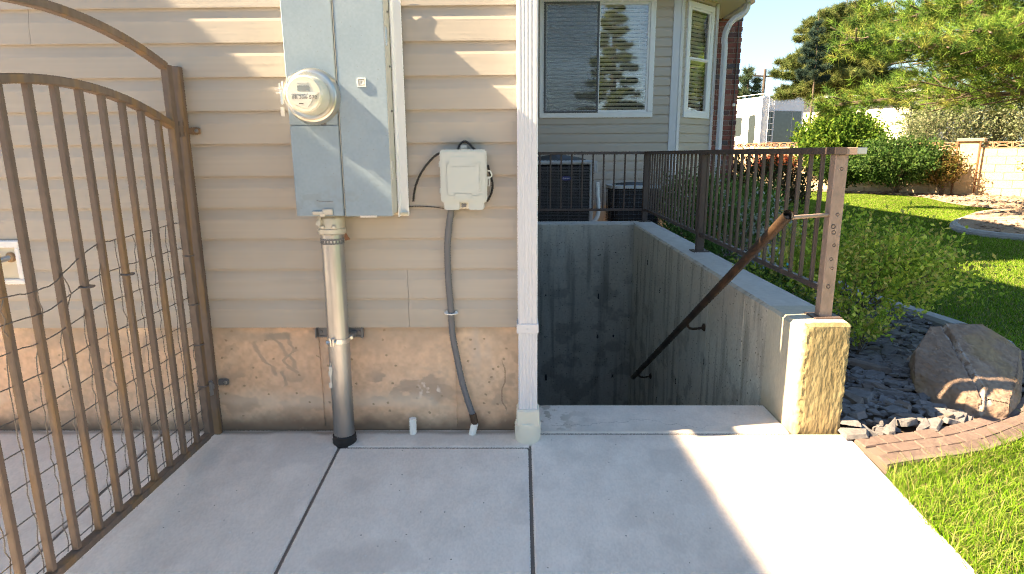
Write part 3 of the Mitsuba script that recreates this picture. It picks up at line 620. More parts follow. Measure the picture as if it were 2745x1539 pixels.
# ------------------------------------------------------------------ electrical panel
PX0, PXM, PX1, PY, PZ0, PZ1 = -.856, -.671, -.487, -.18, .961, 1.776
add('electrical_panel__box', bbox(PX0 + .004, PX1 - .001, PY + .012, -.012, PZ0 + .005, PZ1 - .004, .004), 'panel_edge')
add('electrical_panel__lower_cover', bbox(PX0, PXM - .003, PY, PY + .016, PZ0, 1.2975, .003), 'panel_paint')
add('electrical_panel__meter_cover', bbox(PX0, PXM - .003, PY - .001, PY + .015, 1.2985, PZ1, .003), 'panel_paint')
add('electrical_panel__door', bbox(PXM + .003, PX1, PY - .003, PY + .016, PZ0 - .001, PZ1, .003), 'panel_paint')
add('electrical_panel__door_edge', cat_([box(PXM + .0022, PXM + .0036, PY - .0045, PY + .01, PZ0, PZ1), box(PX1 - .002, PX1 + .0012, PY - .002, PY + .02, PZ0 + .002, PZ1)]), 'panel_edge')
add('electrical_panel__flange', cat_([bbox(PX1 + .002, -.452, -.034, -.026, PZ0 - .014, PZ1 + .03, .002), box(PX1 + .002, PX1 + .006, -.09, -.034, PZ0 - .012, PZ1)]), 'trim_white')
add('electrical_panel__flange', trimesh.convex.convex_hull(np.array([(PX1 - .02, -.06, PZ0 - .004), (PX1 + .004, -.09, PZ0 - .002), (-.452, -.03, PZ0 - .012), (PX1, -.03, PZ0 - .014), (PX1 + .004, -.09, PZ0 + .004), (-.452, -.026, PZ0)])), 'soffit_cream')
for zz in (1.607, 1.132, 1.35, 1.51):
    if zz in (1.607, 1.132): add('electrical_panel__latch', cat_([bbox(PX1 - .0005, PX1 + .004, PY + .004, PY + .022, zz - .034, zz + .034, .001), box(PX1 + .004, PX1 + .006, PY + .012, PY + .017, zz - .03, zz + .028)]), 'bright_metal')
    else: add('electrical_panel__screw', mv(trimesh.creation.icosphere(1, .004), PX1 + .001, PY + .06, zz), 'steel_dark')
add('electrical_panel__screw', mv(trimesh.creation.icosphere(1, .004), PX1 + .001, PY + .06, 1.70), 'steel_dark')
add('electrical_panel__catch', cat_([bbox(-.742, -.718, PY - .003, PY + .006, 1.2985, 1.311, .001)]), 'steel_dark')
add('electrical_panel__catch', cat_([bbox(-.612, -.548, PY - .005, PY + .004, PZ0 - .006, PZ0 + .003, .001)]), 'bright_metal')
# emblem: a square D plate
ex, ez = -.578, 1.447
def ring_rect(x0, x1, z0, z1, t, y0, y1): return cat_([box(x0, x1, y0, y1, z1 - t, z1), box(x0, x1, y0, y1, z0, z0 + t), box(x0, x0 + t, y0, y1, z0 + t, z1 - t), box(x1 - t, x1, y0, y1, z0 + t, z1 - t)])
k = add('electrical_panel__emblem', ring_rect(ex - .0155, ex + .0155, ez - .0155, ez + .0155, .0035, PY - .009, PY - .003), 'emblem_white')
dd = Polygon([(-.008, -.0085), (.003, -.0085), (.008, -.004), (.008, .0085), (-.008, .0085)]).difference(Polygon([(-.0042, -.0048), (.001, -.0048), (.0042, -.002), (.0042, .0052), (-.0042, .0052)]))
d3 = trimesh.creation.extrude_polygon(dd, .004, engine='earcut'); d3.apply_transform(trimesh.transformations.rotation_matrix(math.pi / 2, (1, 0, 0)))
add(k + '__letter', mv(d3, ex, PY - .003, ez), 'emblem_white')
add(k + '__plate', box(ex - .014, ex + .014, PY - .0045, PY - .0028, ez - .014, ez + .014), 'panel_edge')
add('electrical_panel__dent', cat_([sweep(bez([(-.775, PY - .0004, 1.020), (-.745, PY - .0004, 1.017), (-.712, PY - .0004, 1.018)], 8), rect(.002, .0015))]), 'steel_dark')
mx, mz = -.758, 1.3985
mk = add('electrical_panel__meter', mv(lathe([(0, .0), (.100, .0), (.100, .010), (.094, .022), (.092, .030), (.086, .034), (.080, .034), (.080, .030), (0, .030)], 48, 'y'), mx, PY, mz), 'ring_metal', smooth=35)
add(mk + '__body', mv(lathe([(0, .110), (.058, .110), (.064, .104), (.068, .030), (0, .030)], 40, 'y'), mx, PY, mz), 'meter_face', smooth=35)
add(mk + '__dome', mv(lathe([(.0805, .030), (.0805, .060), (.078, .066), (.079, .070), (.0765, .104), (.072, .120), (.062, .131), (.03, .136), (0, .137)], 48, 'y'), mx, PY, mz), 'meter_glass', smooth=50)
fy = PY - .1105
add(mk + '__display', box(mx - .020, mx + .022, fy - .0016, fy, mz + .010, mz + .028), 'lcd_grey')
lp = Polygon([(-.054, .006), (.055, .006), (.034, -.012), (.022, -.032), (.010, -.046), (-.012, -.044), (-.034, -.034), (-.046, -.016)])
def onface(m, x, y, z):
    m = m.copy(); m.apply_transform(trimesh.transformations.rotation_matrix(math.pi / 2, (1, 0, 0))); return mv(m, x, y, z)
add(mk + '__label', onface(trimesh.creation.extrude_polygon(lp, .001, engine='earcut'), mx, fy, mz), 'label_grey')
add(mk + '__label_text', cat_([onface(meshkit.text_mesh('88 304 571', .0115, .0006, True), mx - .042, fy - .001, mz - .0165), box(mx - .043, mx + .016, fy - .0016, fy - .001, mz - .0015, mz + .0005), box(mx - .036, mx + .008, fy - .0016, fy - .001, mz - .0045, mz - .0030), box(mx - .018, mx - .002, fy - .0016, fy - .001, mz - .034, mz - .030)]), 'ink')
add(mk + '__lettering', cat_([box(mx - .022, mx + .018, fy - .0012, fy, mz + .037, mz + .040)]), 'label_grey')
sl = [tube(bez([(PX0 - .004, PY - .03, mz + .052), (PX0 - .006, PY - .03, mz + .03), (PX0 - .002, PY - .028, mz + .012)], 6), .0028, 6), tube([(PX0 - .016, PY - .028, mz + .046), (PX0 - .015, PY - .028, mz + .008)], .0028, 6), tube([(PX0 - .032, PY - .03, mz + .026), (PX0 + .006, PY - .026, mz + .018)], .003, 6), tube([(PX0 - .030, PY - .03, mz + .012), (PX0 + .004, PY - .026, mz + .012)], .003, 6), bbox(PX0 - .014, PX0 - .002, PY - .034, PY - .022, mz - .028, mz + .02, .002), tube([(PX0 - .010, PY - .028, mz + .008), (PX0 - .010, PY - .028, mz - .03)], .003, 6)]
add(mk + '__lock', cat_(sl), 'bright_metal', smooth=40)
add(mk + '__seal_tag', bbox(PX0 - .017, PX0 - .003, PY - .032, PY - .028, mz - .070, mz - .038, .001), 'label_grey')
tag('electrical_panel', 'tall blue grey electrical panel on the siding with a round glass meter', 'electrical panel')
tag(mk, 'round glass electric meter with a small display')

# ------------------------------------------------------------------ conduit from the panel to the ground
cx0, cy0 = -.753, -.092
top = np.array([-.752, cy0, .90]); bot = np.array([-.758, cy0, .0])
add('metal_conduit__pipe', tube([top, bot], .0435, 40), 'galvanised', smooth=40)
add('metal_conduit__hub', mv(lathe([(0, .060), (.040, .060), (.048, .05), (.0515, .045), (.0515, .008), (.0545, .004), (.0545, -.012), (.049, -.018), (.0435, -.018)], 40), -.752, cy0, .900), 'zinc_cast', smooth=35)
hb = [trimesh.convex.convex_hull(np.array([(-.795, cy0 - .03, .957), (-.775, cy0 - .062, .957), (-.80, cy0 - .05, .925), (-.778, cy0 - .066, .918), (-.772, cy0 - .04, .93), (-.79, cy0 - .02, .93)]))]
hb += [mv(lathe([(0, 0), (.009, 0), (.009, .007), (.006, .01), (0, .011)], 6, 'y'), x, cy0 - .047, .915) for x in (-.772, -.728)]
add('metal_conduit__set_screw', cat_(hb), 'zinc_cast')
add('metal_conduit__bracket', cat_([bbox(-.793, -.745, PY - .010, PY - .0005, .966, .981, .003), bbox(-.755, -.715, PY - .010, PY - .0005, .966, .990, .003), bbox(-.765, -.745, PY - .012, PY, .958, .975, .003)]), 'zinc_cast')
sp = []
for a in np.linspace(0, 2 * np.pi, 40, endpoint=False):
    M_ = trimesh.transformations.rotation_matrix(a, (0, 0, 1)); b = box(-.0030, .0030, -.0462, -.0440, -.011, .011)
    if int(round(a / (2 * np.pi) * 40)) % 2: b = cat_([box(-.0038, .0038, -.0462, -.0440, .005, .011), box(-.0038, .0038, -.0462, -.0440, -.011, -.005)])
    b.apply_transform(M_); sp.append(mv(b, -.7528, cy0, .855))
add('metal_conduit__perforated_strap', cat_(sp), 'steel_dark')
add('metal_conduit__strap_end', trimesh.convex.convex_hull(np.array([(-.708, cy0 + .01, .872), (-.700, cy0 + .01, .886), (-.684, cy0 + .012, .858), (-.706, cy0 + .014, .852), (-.700, cy0 + .02, .866)])), 'rust_steel')
add('metal_conduit__strut', cat_([bbox(-.874, -.672, -.010, -.002, .466, .472, .001), bbox(-.874, -.672, -.010, -.002, .428, .434, .001), box(-.873, -.673, -.005, -.0022, .434, .466)] + [bbox(-.874 + .0, -.868, -.030, -.002, .429, .471, .001), bbox(-.678, -.672, -.030, -.002, .429, .471, .001)] + [mv(lathe([(0, 0), (.007, 0), (.007, .006), (0, .007)], 6, 'y'), x, -.005, .450) for x in (-.855, -.69)]), 'steel_dark')
cl = [mv(lathe([(.0438, -.010), (.0465, -.010), (.0465, .010), (.0438, .010), (.0438, -.010)], 40), -.755, cy0, .447), bbox(-.795, -.787, cy0 - .02, -.01, .437, .457), bbox(-.723 + .0, -.700, cy0 + .01, -.01, .437, .457)]
cl[0].apply_transform(trimesh.transformations.rotation_matrix(.10, (0, 1, 0), (-.755, cy0, .447)))
cl += [bbox(-.771, -.766, cy0 - .066, cy0 - .038, .432, .462, .001), bbox(-.761, -.756, cy0 - .066, cy0 - .038, .434, .464, .001), tube([(-.780, cy0 - .056, .448), (-.748, cy0 - .056, .449)], .005, 8), tube([(-.788, cy0 - .056, .448), (-.778, cy0 - .056, .448)], .008, 6)]
add('metal_conduit__clamp', cat_(cl), 'bright_metal', smooth=35)
add('metal_conduit__base_ring', mv(lathe([(0, .026), (.044, .026), (.0485, .022), (.0485, .008), (.050, .006), (.050, -.02), (0, -.02)], 32), -.758, cy0), 'black_rubber', smooth=35)
rg = np.random.default_rng(3)
add('metal_conduit__paint_scar', cat_([bbox(-.797 + .012 * rg.random(), -.790 + .012 * rg.random() + .004, cy0 - .0375, cy0 - .0335, z, z + .012 + .012 * rg.random(), .001) for z in np.arange(.245, .345, .018)]), 'label_grey')
tag('metal_conduit', 'thick galvanized metal pipe running from the panel down to the walk', 'conduit pipe')

# ------------------------------------------------------------------ utility box with its cables
ux0, ux1, uz0, uz1 = -.315, -.133, 1.003, 1.207
add('utility_box__case', rbox(ux0 + .004, ux1 - .004, uz0 + .004, uz1 - .004, -.060, -.008, .012), 'ubox_plastic', smooth=40)
lid = [rbox(ux0, ux1, uz0, uz1, -.082, -.058, .014), rbox(ux0 + .007, ux1 - .007, uz0 + .007, uz1 - .007, -.087, -.081, .012)]
add('utility_box__lid', cat_(lid), 'ubox_plastic', smooth=40)
def rr(x0, x1, z0, z1, r): return Polygon([(x0 + r, z0 + r), (x1 - r, z0 + r), (x1 - r, z1 - r), (x0 + r, z1 - r)]).buffer(r, quad_segs=4)
raised = rr(ux0 + .022, ux1 - .022, uz0 + .024, uz1 - .046, .009)
def face_extrude(pg, y0, y1):
    m = trimesh.creation.extrude_polygon(pg, y1 - y0, engine='earcut'); v = m.vertices.copy(); m.vertices = np.c_[v[:, 0], y0 + v[:, 2], v[:, 1]]; m.invert(); return m
lid2 = raised.difference(raised.buffer(-.004).difference(raised.buffer(-.0065))).difference(rr(ux0 + .038, ux1 - .046, uz1 - .064, uz1 - .028, .004).buffer(.002)).difference(rr(ux0 + .056, ux1 - .060, uz0 + .010, uz0 + .036, .004).buffer(.002))
add('utility_box__raised_panel', cat_([face_extrude(g, -.0905, -.0865) for g in getattr(lid2, 'geoms', [lid2])]), 'ubox_plastic', smooth=40)
add('utility_box__raised_panel', face_extrude(rr(ux0 + .038, ux1 - .046, uz1 - .064, uz1 - .028, .004), -.0905, -.0865), 'ubox_plastic', smooth=40)
add('utility_box__raised_panel', face_extrude(rr(ux0 + .056, ux1 - .060, uz0 + .010, uz0 + .036, .004), -.0905, -.0865), 'ubox_plastic', smooth=40)
add('utility_box__foot', rbox(-.303, -.243, .974, 1.006, -.080, -.012, .007), 'ubox_plastic', smooth=40)
add('utility_box__foot', rbox(-.206, -.147, .974, 1.006, -.080, -.012, .007), 'ubox_plastic', smooth=40)
add('utility_box__screw_slot', cat_([box(-.243, -.206, -.060, -.02, .978, 1.004), ]), 'cream_plastic')
add('utility_box__screw', cat_([mv(lathe([(0, 0), (.008, 0), (.008, .004), (0, .005)], 12, 'y'), -.224, -.060, .990), box(-.236, -.231, -.064, -.06, .982, .999)]), 'steel_dark')
add('utility_box__top_tab', cat_([bbox(-.238, -.212, -.034, -.022, 1.204, 1.226, .002), mv(lathe([(0, 0), (.0075, 0), (.0065, .004), (0, .005)], 12, 'y'), -.225, -.034, 1.216)]), 'zinc_cast')
add('utility_box__hinge', bbox(ux0 - .006, ux0 + .004, -.075, -.05, 1.14, 1.163, .002), 'ubox_plastic'); add('utility_box__hinge', bbox(ux0 - .006, ux0 + .004, -.075, -.05, 1.04, 1.058, .002), 'ubox_plastic')
hp = bez([(ux1 + .000, -.068, 1.124), (ux1 + .012, -.068, 1.124), (ux1 + .018, -.068, 1.115), (ux1 + .018, -.068, 1.104), (ux1 + .010, -.068, 1.100), (ux1, -.068, 1.101)], 16)
add('utility_box__hasp', cat_([sweep(hp, rect(.005, .012), (0, 1, 0)), ring_rect(ux1 - .001, ux1 + .012, 1.066, 1.098, .004, -.074, -.062)]), 'ubox_plastic')
tag('utility_box', 'square grey plastic utility box with a rounded lid on the siding', 'utility box')
add('black_cable', tube(bez([(-.300, -.045, 1.199), (-.330, -.040, 1.189), (-.364, -.034, 1.160), (-.401, -.030, 1.112), (-.424, -.028, 1.060), (-.434, -.028, 1.004)], 24), .0042, 8), 'black_rubber', smooth=60); tag('black_cable', 'loose black cable end curving down to the left of the utility box', 'cable')
add('black_cable', tube(bez([(-.247, -.03, 1.205), (-.246, -.03, 1.215), (-.236, -.03, 1.231), (-.222, -.03, 1.239), (-.205, -.03, 1.231), (-.179, -.03, 1.208)], 20), .0042, 8), 'black_rubber', smooth=60); tag('black_cable_001', 'short black cable loop over the top of the utility box', 'cable')
add('black_cable', tube(bez([(-.130, -.03, 1.146), (-.120, -.03, 1.104), (-.113, -.03, 1.069), (-.119, -.03, 1.034), (-.136, -.03, 1.003)], 20), .0042, 8), 'black_rubber', smooth=60); tag('black_cable_002', 'black cable bulging out at the right side of the utility box', 'cable')
add('thin_wire', tube(bez([(-.452, -.022, .983), (-.40, -.022, .984), (-.34, -.022, .979), (-.298, -.03, .974)], 12), .0016, 5), 'black_rubber'); tag('thin_wire', 'very thin dark wire from the panel edge to the utility box', 'wire')
gc = bez([(-.277, -.045, .985), (-.283, -.042, .955), (-.296, -.036, .872), (-.302, -.03, .774), (-.300, -.028, .655), (-.294, -.028, .544), (-.289, -.027, .435), (-.275, -.027, .347), (-.256, -.027, .24), (-.232, -.03, .149), (-.206, -.034, .068)], 60)
add('grey_cable_duct__tube', sweep(gc, circ(.0135, 14) * [1, .85], (0, 1, 0)), 'grey_pvc', smooth=60)
add('grey_cable_duct__clamp', cat_([sweep(bez([(-.317, -.016, .538), (-.310, -.040, .538), (-.294, -.046, .537), (-.278, -.040, .538), (-.270, -.016, .538)], 14), rect(.012, .003)), bbox(-.318, -.308, -.02, -.013, .531, .545, .001), bbox(-.279, -.268, -.02, -.013, .531, .545, .001)]), 'white_pvc')
add('grey_cable_duct__tape', sweep([(-.212, -.034, .090), (-.203, -.034, .045)], circ(.016, 10), (0, 1, 0)), 'handrail_brown')
tag('grey_cable_duct', 'dark grey flexible duct from the utility box down to the walk', 'cable duct')
add('pvc_stub', cat_([sweep([(-.4745, -.03, -.02), (-.4735, -.03, .066)], circ(.0155, 16), (0, 1, 0))]), 'white_pvc', smooth=50); tag('pvc_stub', 'short capped white plastic pipe stub standing upright by the foundation', 'pipe')
add('pvc_stub', sweep([(-.219, -.034, -.02), (-.203, -.034, .044)], circ(.0155, 16), (0, 1, 0)), 'white_pvc', smooth=50); tag('pvc_stub_001', 'leaning white plastic pipe stub at the foot of the grey duct', 'pipe')

# ------------------------------------------------------------------ outdoor tap in its white box
add('tap_box__frame', cat_([bbox(-2.275, -2.075, -.034, -.012, .822, .852, .004), bbox(-2.275, -2.075, -.034, -.012, .668, .690, .004), bbox(-2.275, -2.250, -.033, -.012, .69, .822, .004), bbox(-2.098, -2.075, -.033, -.012, .69, .822, .004)]), 'trim_white')
add('tap_box__back', box(-2.255, -2.092, -.022, -.016, .683, .83), 'soffit_cream')
tag('tap_box', 'white square recess frame on the siding behind the gate', 'tap box')
add('garden_tap__flange', mv(lathe([(0, 0), (.021, 0), (.021, .006), (.017, .012), (0, .014)], 16, 'y'), -2.122, -.022, .782), 'copper_brass', smooth=40)
add('garden_tap__body', cat_([tube([(-2.122, -.026, .782), (-2.15, -.07, .772)], .012, 12), tube(bez([(-2.15, -.07, .776), (-2.162, -.082, .758), (-2.160, -.085, .728)], 8), .0125, 12), mv(trimesh.creation.icosphere(2, .017), -2.152, -.072, .774)]), 'galvanised', smooth=50)
add('garden_tap__handle', cat_([tube([(-2.165, -.068, .785), (-2.21, -.062, .80)], .007, 10), mv(lathe([(0, -.006), (.024, -.006), (.026, 0), (.024, .006), (0, .006)], 18, 'y'), -2.215, -.055, .80)]), 'copper_brass', smooth=40)
add('garden_tap__spout_end', mv(lathe([(0, 0), (.017, 0), (.019, -.004), (.019, -.030), (.015, -.034), (0, -.034)], 18), -2.160, -.085, .726), 'black_rubber', smooth=30)
tag('garden_tap', 'metal garden tap with a black hose end inside the white box', 'tap')

# ------------------------------------------------------------------ gate and its post
GX = -1.33
def gp(y, z, dx=0): return (GX + dx, y, z)
st_top = 1.523
add('iron_gate__stile', bar(gp(-.110, .022), gp(-.110, st_top), .027, .036), 'brown_paint_worn')
add('iron_gate__stile', bar(gp(-1.263, .022), gp(-1.263, st_top), .027, .036), 'brown_paint_worn')
def arch(y): return 1.298 + (1.403 - 1.298) * (1 - ((abs(y + .675)) / .587) ** 2) if True else 0
ya = np.linspace(-.128, -1.252, 40)
def arch_in(y): return 1.286 + .112 * (1 - (abs(y + .675) / .587) ** 2.0)
def arch_out(y): return 1.505 + .098 * (1 - (abs(y + .675) / .587) ** 2.0)
add('iron_gate__inner_arch', sweep([gp(y, arch_in(y) + .003) for y in ya], brect(.026, .034), (1, 0, 0)), 'brown_paint_worn', smooth=35)
add('iron_gate__outer_arch', sweep([gp(y, arch_out(y)) for y in ya], brect(.026, .034), (1, 0, 0)), 'brown_paint_worn', smooth=35)
add('iron_gate__bottom_rail', bar(gp(-.1285, .030), gp(-1.244, .030), .026, .030, (1, 0, 0)), 'brown_paint_worn')
for i in range(11):
    y = -.208 - .1 * i
    add('iron_gate__baluster', bar(gp(y, .044), gp(y, arch_in(y) - .010), .0195, .0195), 'brown_paint_worn')
# sagging wire mesh tied to the gate
rg = np.random.default_rng(21); wires = []
def sagz(y): return .935 + (y + .10) * .035 - .070 * np.clip((-y - .62) / .25, 0, 1) ** 1.2 + .02 * np.clip((-y - .9) / .3, 0, 1)
zl = [0, .10, .20, .305, .405, .50, .60, .70, .79, .87]
for j, dz in enumerate(zl):
    fade = math.exp(-dz * 4.0)
    ys = np.linspace(-.105, -1.27, 46); wob = 0.004 * np.interp(ys, np.sort(ys), rg.normal(size=46))
    zz = .935 - dz + (sagz(ys) - .935) * fade + wob * .6
    xx = GX - .012 + .04 * fade * np.exp(-((ys + .95) / .22) ** 2) + wob
    wires.append(tube(np.c_[xx, ys, zz], .0018, 5))
for i, y in enumerate(np.arange(-.128, -1.26, -.099)):
    ztop = float(sagz(y)); zs = np.linspace(ztop, .045, 30); kick = np.clip((-y - .58) / .3, 0, 1)
    yy = y + .004 * np.interp(zs, zs[::-1], rg.normal(size=30)) + kick * .035 * np.sin((zs - .70) * 16 + i) * np.exp(-((zs - .80) / .10) ** 2)
    xx = GX - .013 + .004 * rg.normal(size=30).cumsum() / 6 + kick * .05 * np.exp(-((zs - .85) / .12) ** 2)
    wires.append(tube(np.c_[xx, yy, zs], .0016, 5))
for y in (-.10, -.5, -.7): wires += [mv(lathe([(.021, -.003), (.023, 0), (.021, .003), (.0195, 0), (.021, -.003)], 10), GX, y if y < -.3 else -.11, z) for z in (.80, .60, .43, .25)][: (4 if y > -.3 else 1)]
add('iron_gate__wire_mesh', cat_(wires), 'wire_grey', smooth=60); stuffpart('iron_gate__wire_mesh')
tag('iron_gate__wire_mesh', 'sagging bent wire mesh tied over the lower gate')
labels['iron_gate__wire_mesh']['kind'] = 'stuff'
tag('iron_gate', 'brown iron garden gate with two arched top rails and thin bars', 'gate')
for zz in (1.292, .222): add('iron_gate__hinge', cat_([mv(trimesh.creation.cylinder(.012, .06, sections=16), GX + .004, -.069, zz), bbox(GX - .008, GX + .012, -.092, -.046, zz - .012, zz + .012, .002)]), 'steel_dark' if zz < 1 else 'brown_paint_worn')
add('gate_post__post', bbox(-1.351, -1.318, -.046, -.014, -.004, 1.528, .003), 'brown_paint_worn')
for zz in (1.286, .226):
    tb = rbox(-1.318, -1.272, zz - .014, zz + .014, -.0235, -.0185, .010) if zz > 1 else rbox(-1.318, -1.276, zz - .013, zz + .013, -.014, -.003, .006)
    kk = add('gate_post__mounting_tab', tb, 'brown_paint_worn' if zz > 1 else 'steel_dark')
    add(kk + '__screw', mv(lathe([(0, 0), (.008, 0), (.007, .004), (0, .005)], 12, 'y'), -1.286, -.0235 if zz > 1 else -.014, zz), 'bright_metal', smooth=40)
add('gate_post__far_post', bbox(-1.351, -1.318, -1.34, -1.30, -.15, 1.528, .003), 'brown_paint_worn')
tag('gate_post', 'brown square steel gate post fixed to the siding by tabs', 'gate post')
# ------------------------------------------------------------------ guard railing on the retaining wall
RX, RZ = 1.318, 1.194
def railpart(n, *a, **k): return add('guard_railing__' + n, *a, **k)
railpart('top_rail', bar((RX, .085, RZ), (RX, 4.095, RZ), .048, .030), 'brown_paint', smooth=30)
railpart('top_rail', bar((RX - .025, 4.07, RZ - .0005), (.02, 4.07, RZ - .0005), .048, .029), 'brown_paint', smooth=30)
railpart('end_stub', bar((RX + .024, .112, RZ - .001), (1.385, .112, RZ - .001), .05, .031), 'sunlit_brown', smooth=30)
railpart('end_stub_cap', bar((1.3855, .112, RZ - .001), (1.425, .112, RZ - .001), .047, .028), 'ring_metal', smooth=30)
railpart('bottom_rail', bar((RX, .145, .606), (RX, 4.045, .606), .026, .026), 'brown_paint', smooth=30)
railpart('bottom_rail', bar((RX - .025, 4.07, .604), (.02, 4.07, .604), .026, .026), 'brown_paint', smooth=30)
for (x, y) in ((RX + .015, .125), (RX, 2.0), (RX, 4.07), (.03, 4.07)):
    k = railpart('post', bbox(x - .027, x + .027, y - .025, y + .025, .484, RZ - .0155, .003), 'sunlit_brown' if y < 1 else 'brown_paint')
    add(k + '__base_plate', bbox(x - .06, x + .06, y - .055, y + .05, .4795, .487, .002), 'brown_paint')
for (x, z, s) in ((1.334, 1.12, .008), (1.337, .93, .008), (1.325, .88, .011), (1.329, .855, .010), (1.336, .80, .008), (1.33, .74, .008), (1.338, .70, .007), (1.33, .62, .010)):
    m = mv(lathe([(s * .55, 0), (s * .8, .0012), (s, 0), (s * .55, 0)], 10, 'y'), x, .0996, z); railpart('post_scar', m, 'brown_paint')
for i in range(16): railpart('baluster', bar((RX, .235 + .1110 * i - .0, .6), (RX, .235 + .111 * i, RZ - .014), .0165, .0165), 'brown_paint', smooth=30)
for i in range(17): railpart('baluster', bar((RX, 2.115 + .1105 * i, .6), (RX, 2.115 + .1105 * i, RZ - .014), .0165, .0165), 'brown_paint', smooth=30)
for i in range(11): railpart('baluster', bar((1.205 - .1115 * i, 4.07, .6), (1.205 - .1115 * i, 4.07, RZ - .014), .0165, .0165), 'brown_paint', smooth=30)
tag('guard_railing', 'brown metal guard railing with square bars on top of the retaining wall', 'railing')
# handrail down the stairs
h0, h1 = np.array([1.05, -.09, .950]), np.array([1.05, 2.96, -.866]); hd = unit(h1 - h0)
hr = sweep([h0, h1], circ(.0215, 20), (0, 0, 1), cap=False); add('stair_handrail__pipe', hr, 'handrail_brown', smooth=60)
hi = sweep([h0, h0 + hd * .12], circ(.0185, 20), (0, 0, 1), cap=False); hi.invert(); add('stair_handrail__bore', cat_([hi, sweep([h0 + hd * .12, h0 + hd * .13], circ(.0186, 20), (0, 0, 1)), sweep([h1 - hd * .002, h1], circ(.021, 20), (0, 0, 1))]), 'dark_gap')
an = np.linspace(0, 2 * np.pi, 21)[:-1]
add('stair_handrail__end_bar', tube([h0 + hd * .03 + (0.0, 0, 0), (1.308, .118, .928)], .0085, 10), 'sunlit_brown', smooth=60)
for s, nm in ((1.55, 0), (3.26, 1)):
    p = h0 + hd * s; w = np.array([1.166, p[1] + .03, p[2] - .055])
    k = add('stair_handrail__bracket', tube(bez([p + (0, 0, -.018), p + (.012, .008, -.05), p + (.05, .02, -.062), w], 12), .008, 8), 'handrail_brown', smooth=60)
    fl = lathe([(0, 0), (.026, 0), (.026, .006), (.012, .014), (0, .015)], 16, 'y'); fl.apply_transform(trimesh.transformations.rotation_matrix(-math.pi / 2, (0, 0, 1))); add(k + '__wall_plate', mv(fl, *w), 'handrail_brown', smooth=40)
tag('stair_handrail', 'rusty brown round pipe handrail slanting down into the stairwell', 'handrail')

# ------------------------------------------------------------------ air conditioners, pipes and gas meter behind the stairwell
def ac_big():
    x0, x1, y0, y1, zt = .03, .795, 4.36, 5.06, 1.085
    add('air_conditioner__body', bbox(x0 + .02, x1 - .02, y0 + .02, y1 - .02, .08, zt - .01, .02), 'ac_black')
    for n_, (p, q, axis) in enumerate((((x0, x1), y0, 0), ((y0, y1), x1, 1))):
        sl = []
        for z in np.arange(.12, zt - .03, .0165):
            b = box(p[0] + .03, p[1] - .03, -.004, .004, -.0035, .0035) if axis == 0 else box(-.004, .004, p[0] + .03, p[1] - .03, -.0035, .0035)
            sl.append(mv(b, y=q + .006, z=z) if axis == 0 else mv(b, x=q - .006, z=z))
        k = add('air_conditioner__louvre', cat_(sl), 'ac_grey'); stuffpart(k)
    rb = []
    for x in np.linspace(x0 + .03, x1 - .03, 7)[1:-1]: rb.append(box(x - .004, x + .004, y0 - .004, y0 + .006, .1, zt - .02))
    for z in np.arange(.22, zt - .04, .098): rb.append(box(x0 + .03, x1 - .03, y0 - .0035, y0 + .0055, z - .003, z + .003))
    add('air_conditioner__grille_rib', cat_(rb), 'ac_grey'); stuffpart('air_conditioner__grille_rib')
    for x in (x0 + .015, x1 - .015):
        for y in (y0 + .015, y1 - .015): add('air_conditioner__corner_post', bbox(x - .022, x + .022, y - .022, y + .022, .06, zt, .008), 'ac_light')
    add('air_conditioner__top', bbox(x0 - .012, x1 + .012, y0 - .012, y1 + .012, zt - .012, zt + .03, .012), 'ac_light', smooth=30)
    cx, cy = (x0 + x1) / 2, (y0 + y1) / 2; rings = [mv(lathe([(r - .003, 0), (r + .003, 0), (r, .006), (r - .003, 0)], 40), cx, cy, zt + .035 + .055 * (1 - (r / .33) ** 2)) for r in np.arange(.05, .34, .024)]
    rings += [tube([(cx + .04 * math.cos(a), cy + .04 * math.sin(a), zt + .09), (cx + .22 * math.cos(a), cy + .22 * math.sin(a), zt + .068), (cx + .335 * math.cos(a), cy + .335 * math.sin(a), zt + .034)], .004, 5) for a in np.linspace(0, 2 * np.pi, 9)[:-1]]
    add('air_conditioner__fan_guard', cat_(rings), 'ac_grey', smooth=40)
    add('air_conditioner__fan_cap', mv(lathe([(0, .10), (.07, .095), (.08, .085), (0, .08)], 20), cx, cy, zt), 'ac_black', smooth=40)
    e = Point(0, 0).buffer(1, quad_segs=12); from_ = trimesh.creation.extrude_polygon(e, 1, engine='earcut'); from_.apply_scale((.052, .024, .006))
    k = add('air_conditioner__badge', onface(from_, .50, y0 - .004, .925), 'badge_blue')
    t = meshkit.text_mesh('Carrier', .017, .002, False); t.apply_translation(-t.bounds.mean(0) * [1, 1, 0]); add(k + '__lettering', onface(t, .50, y0 - .0102, .925), 'trim_white')
    add('air_conditioner__pad', bbox(x0 - .06, x1 + .06, y0 - .06, y1 + .06, -.04, .062, .01), 'curb_grey')
    add('air_conditioner__control_box', bbox(x1 + .012, x1 + .06, y0 + .10, y0 + .16, .98, 1.11, .006), 'ac_light')
    tag('air_conditioner', 'large grey air conditioner with a blue oval badge behind the railing', 'air conditioner')
ac_big()
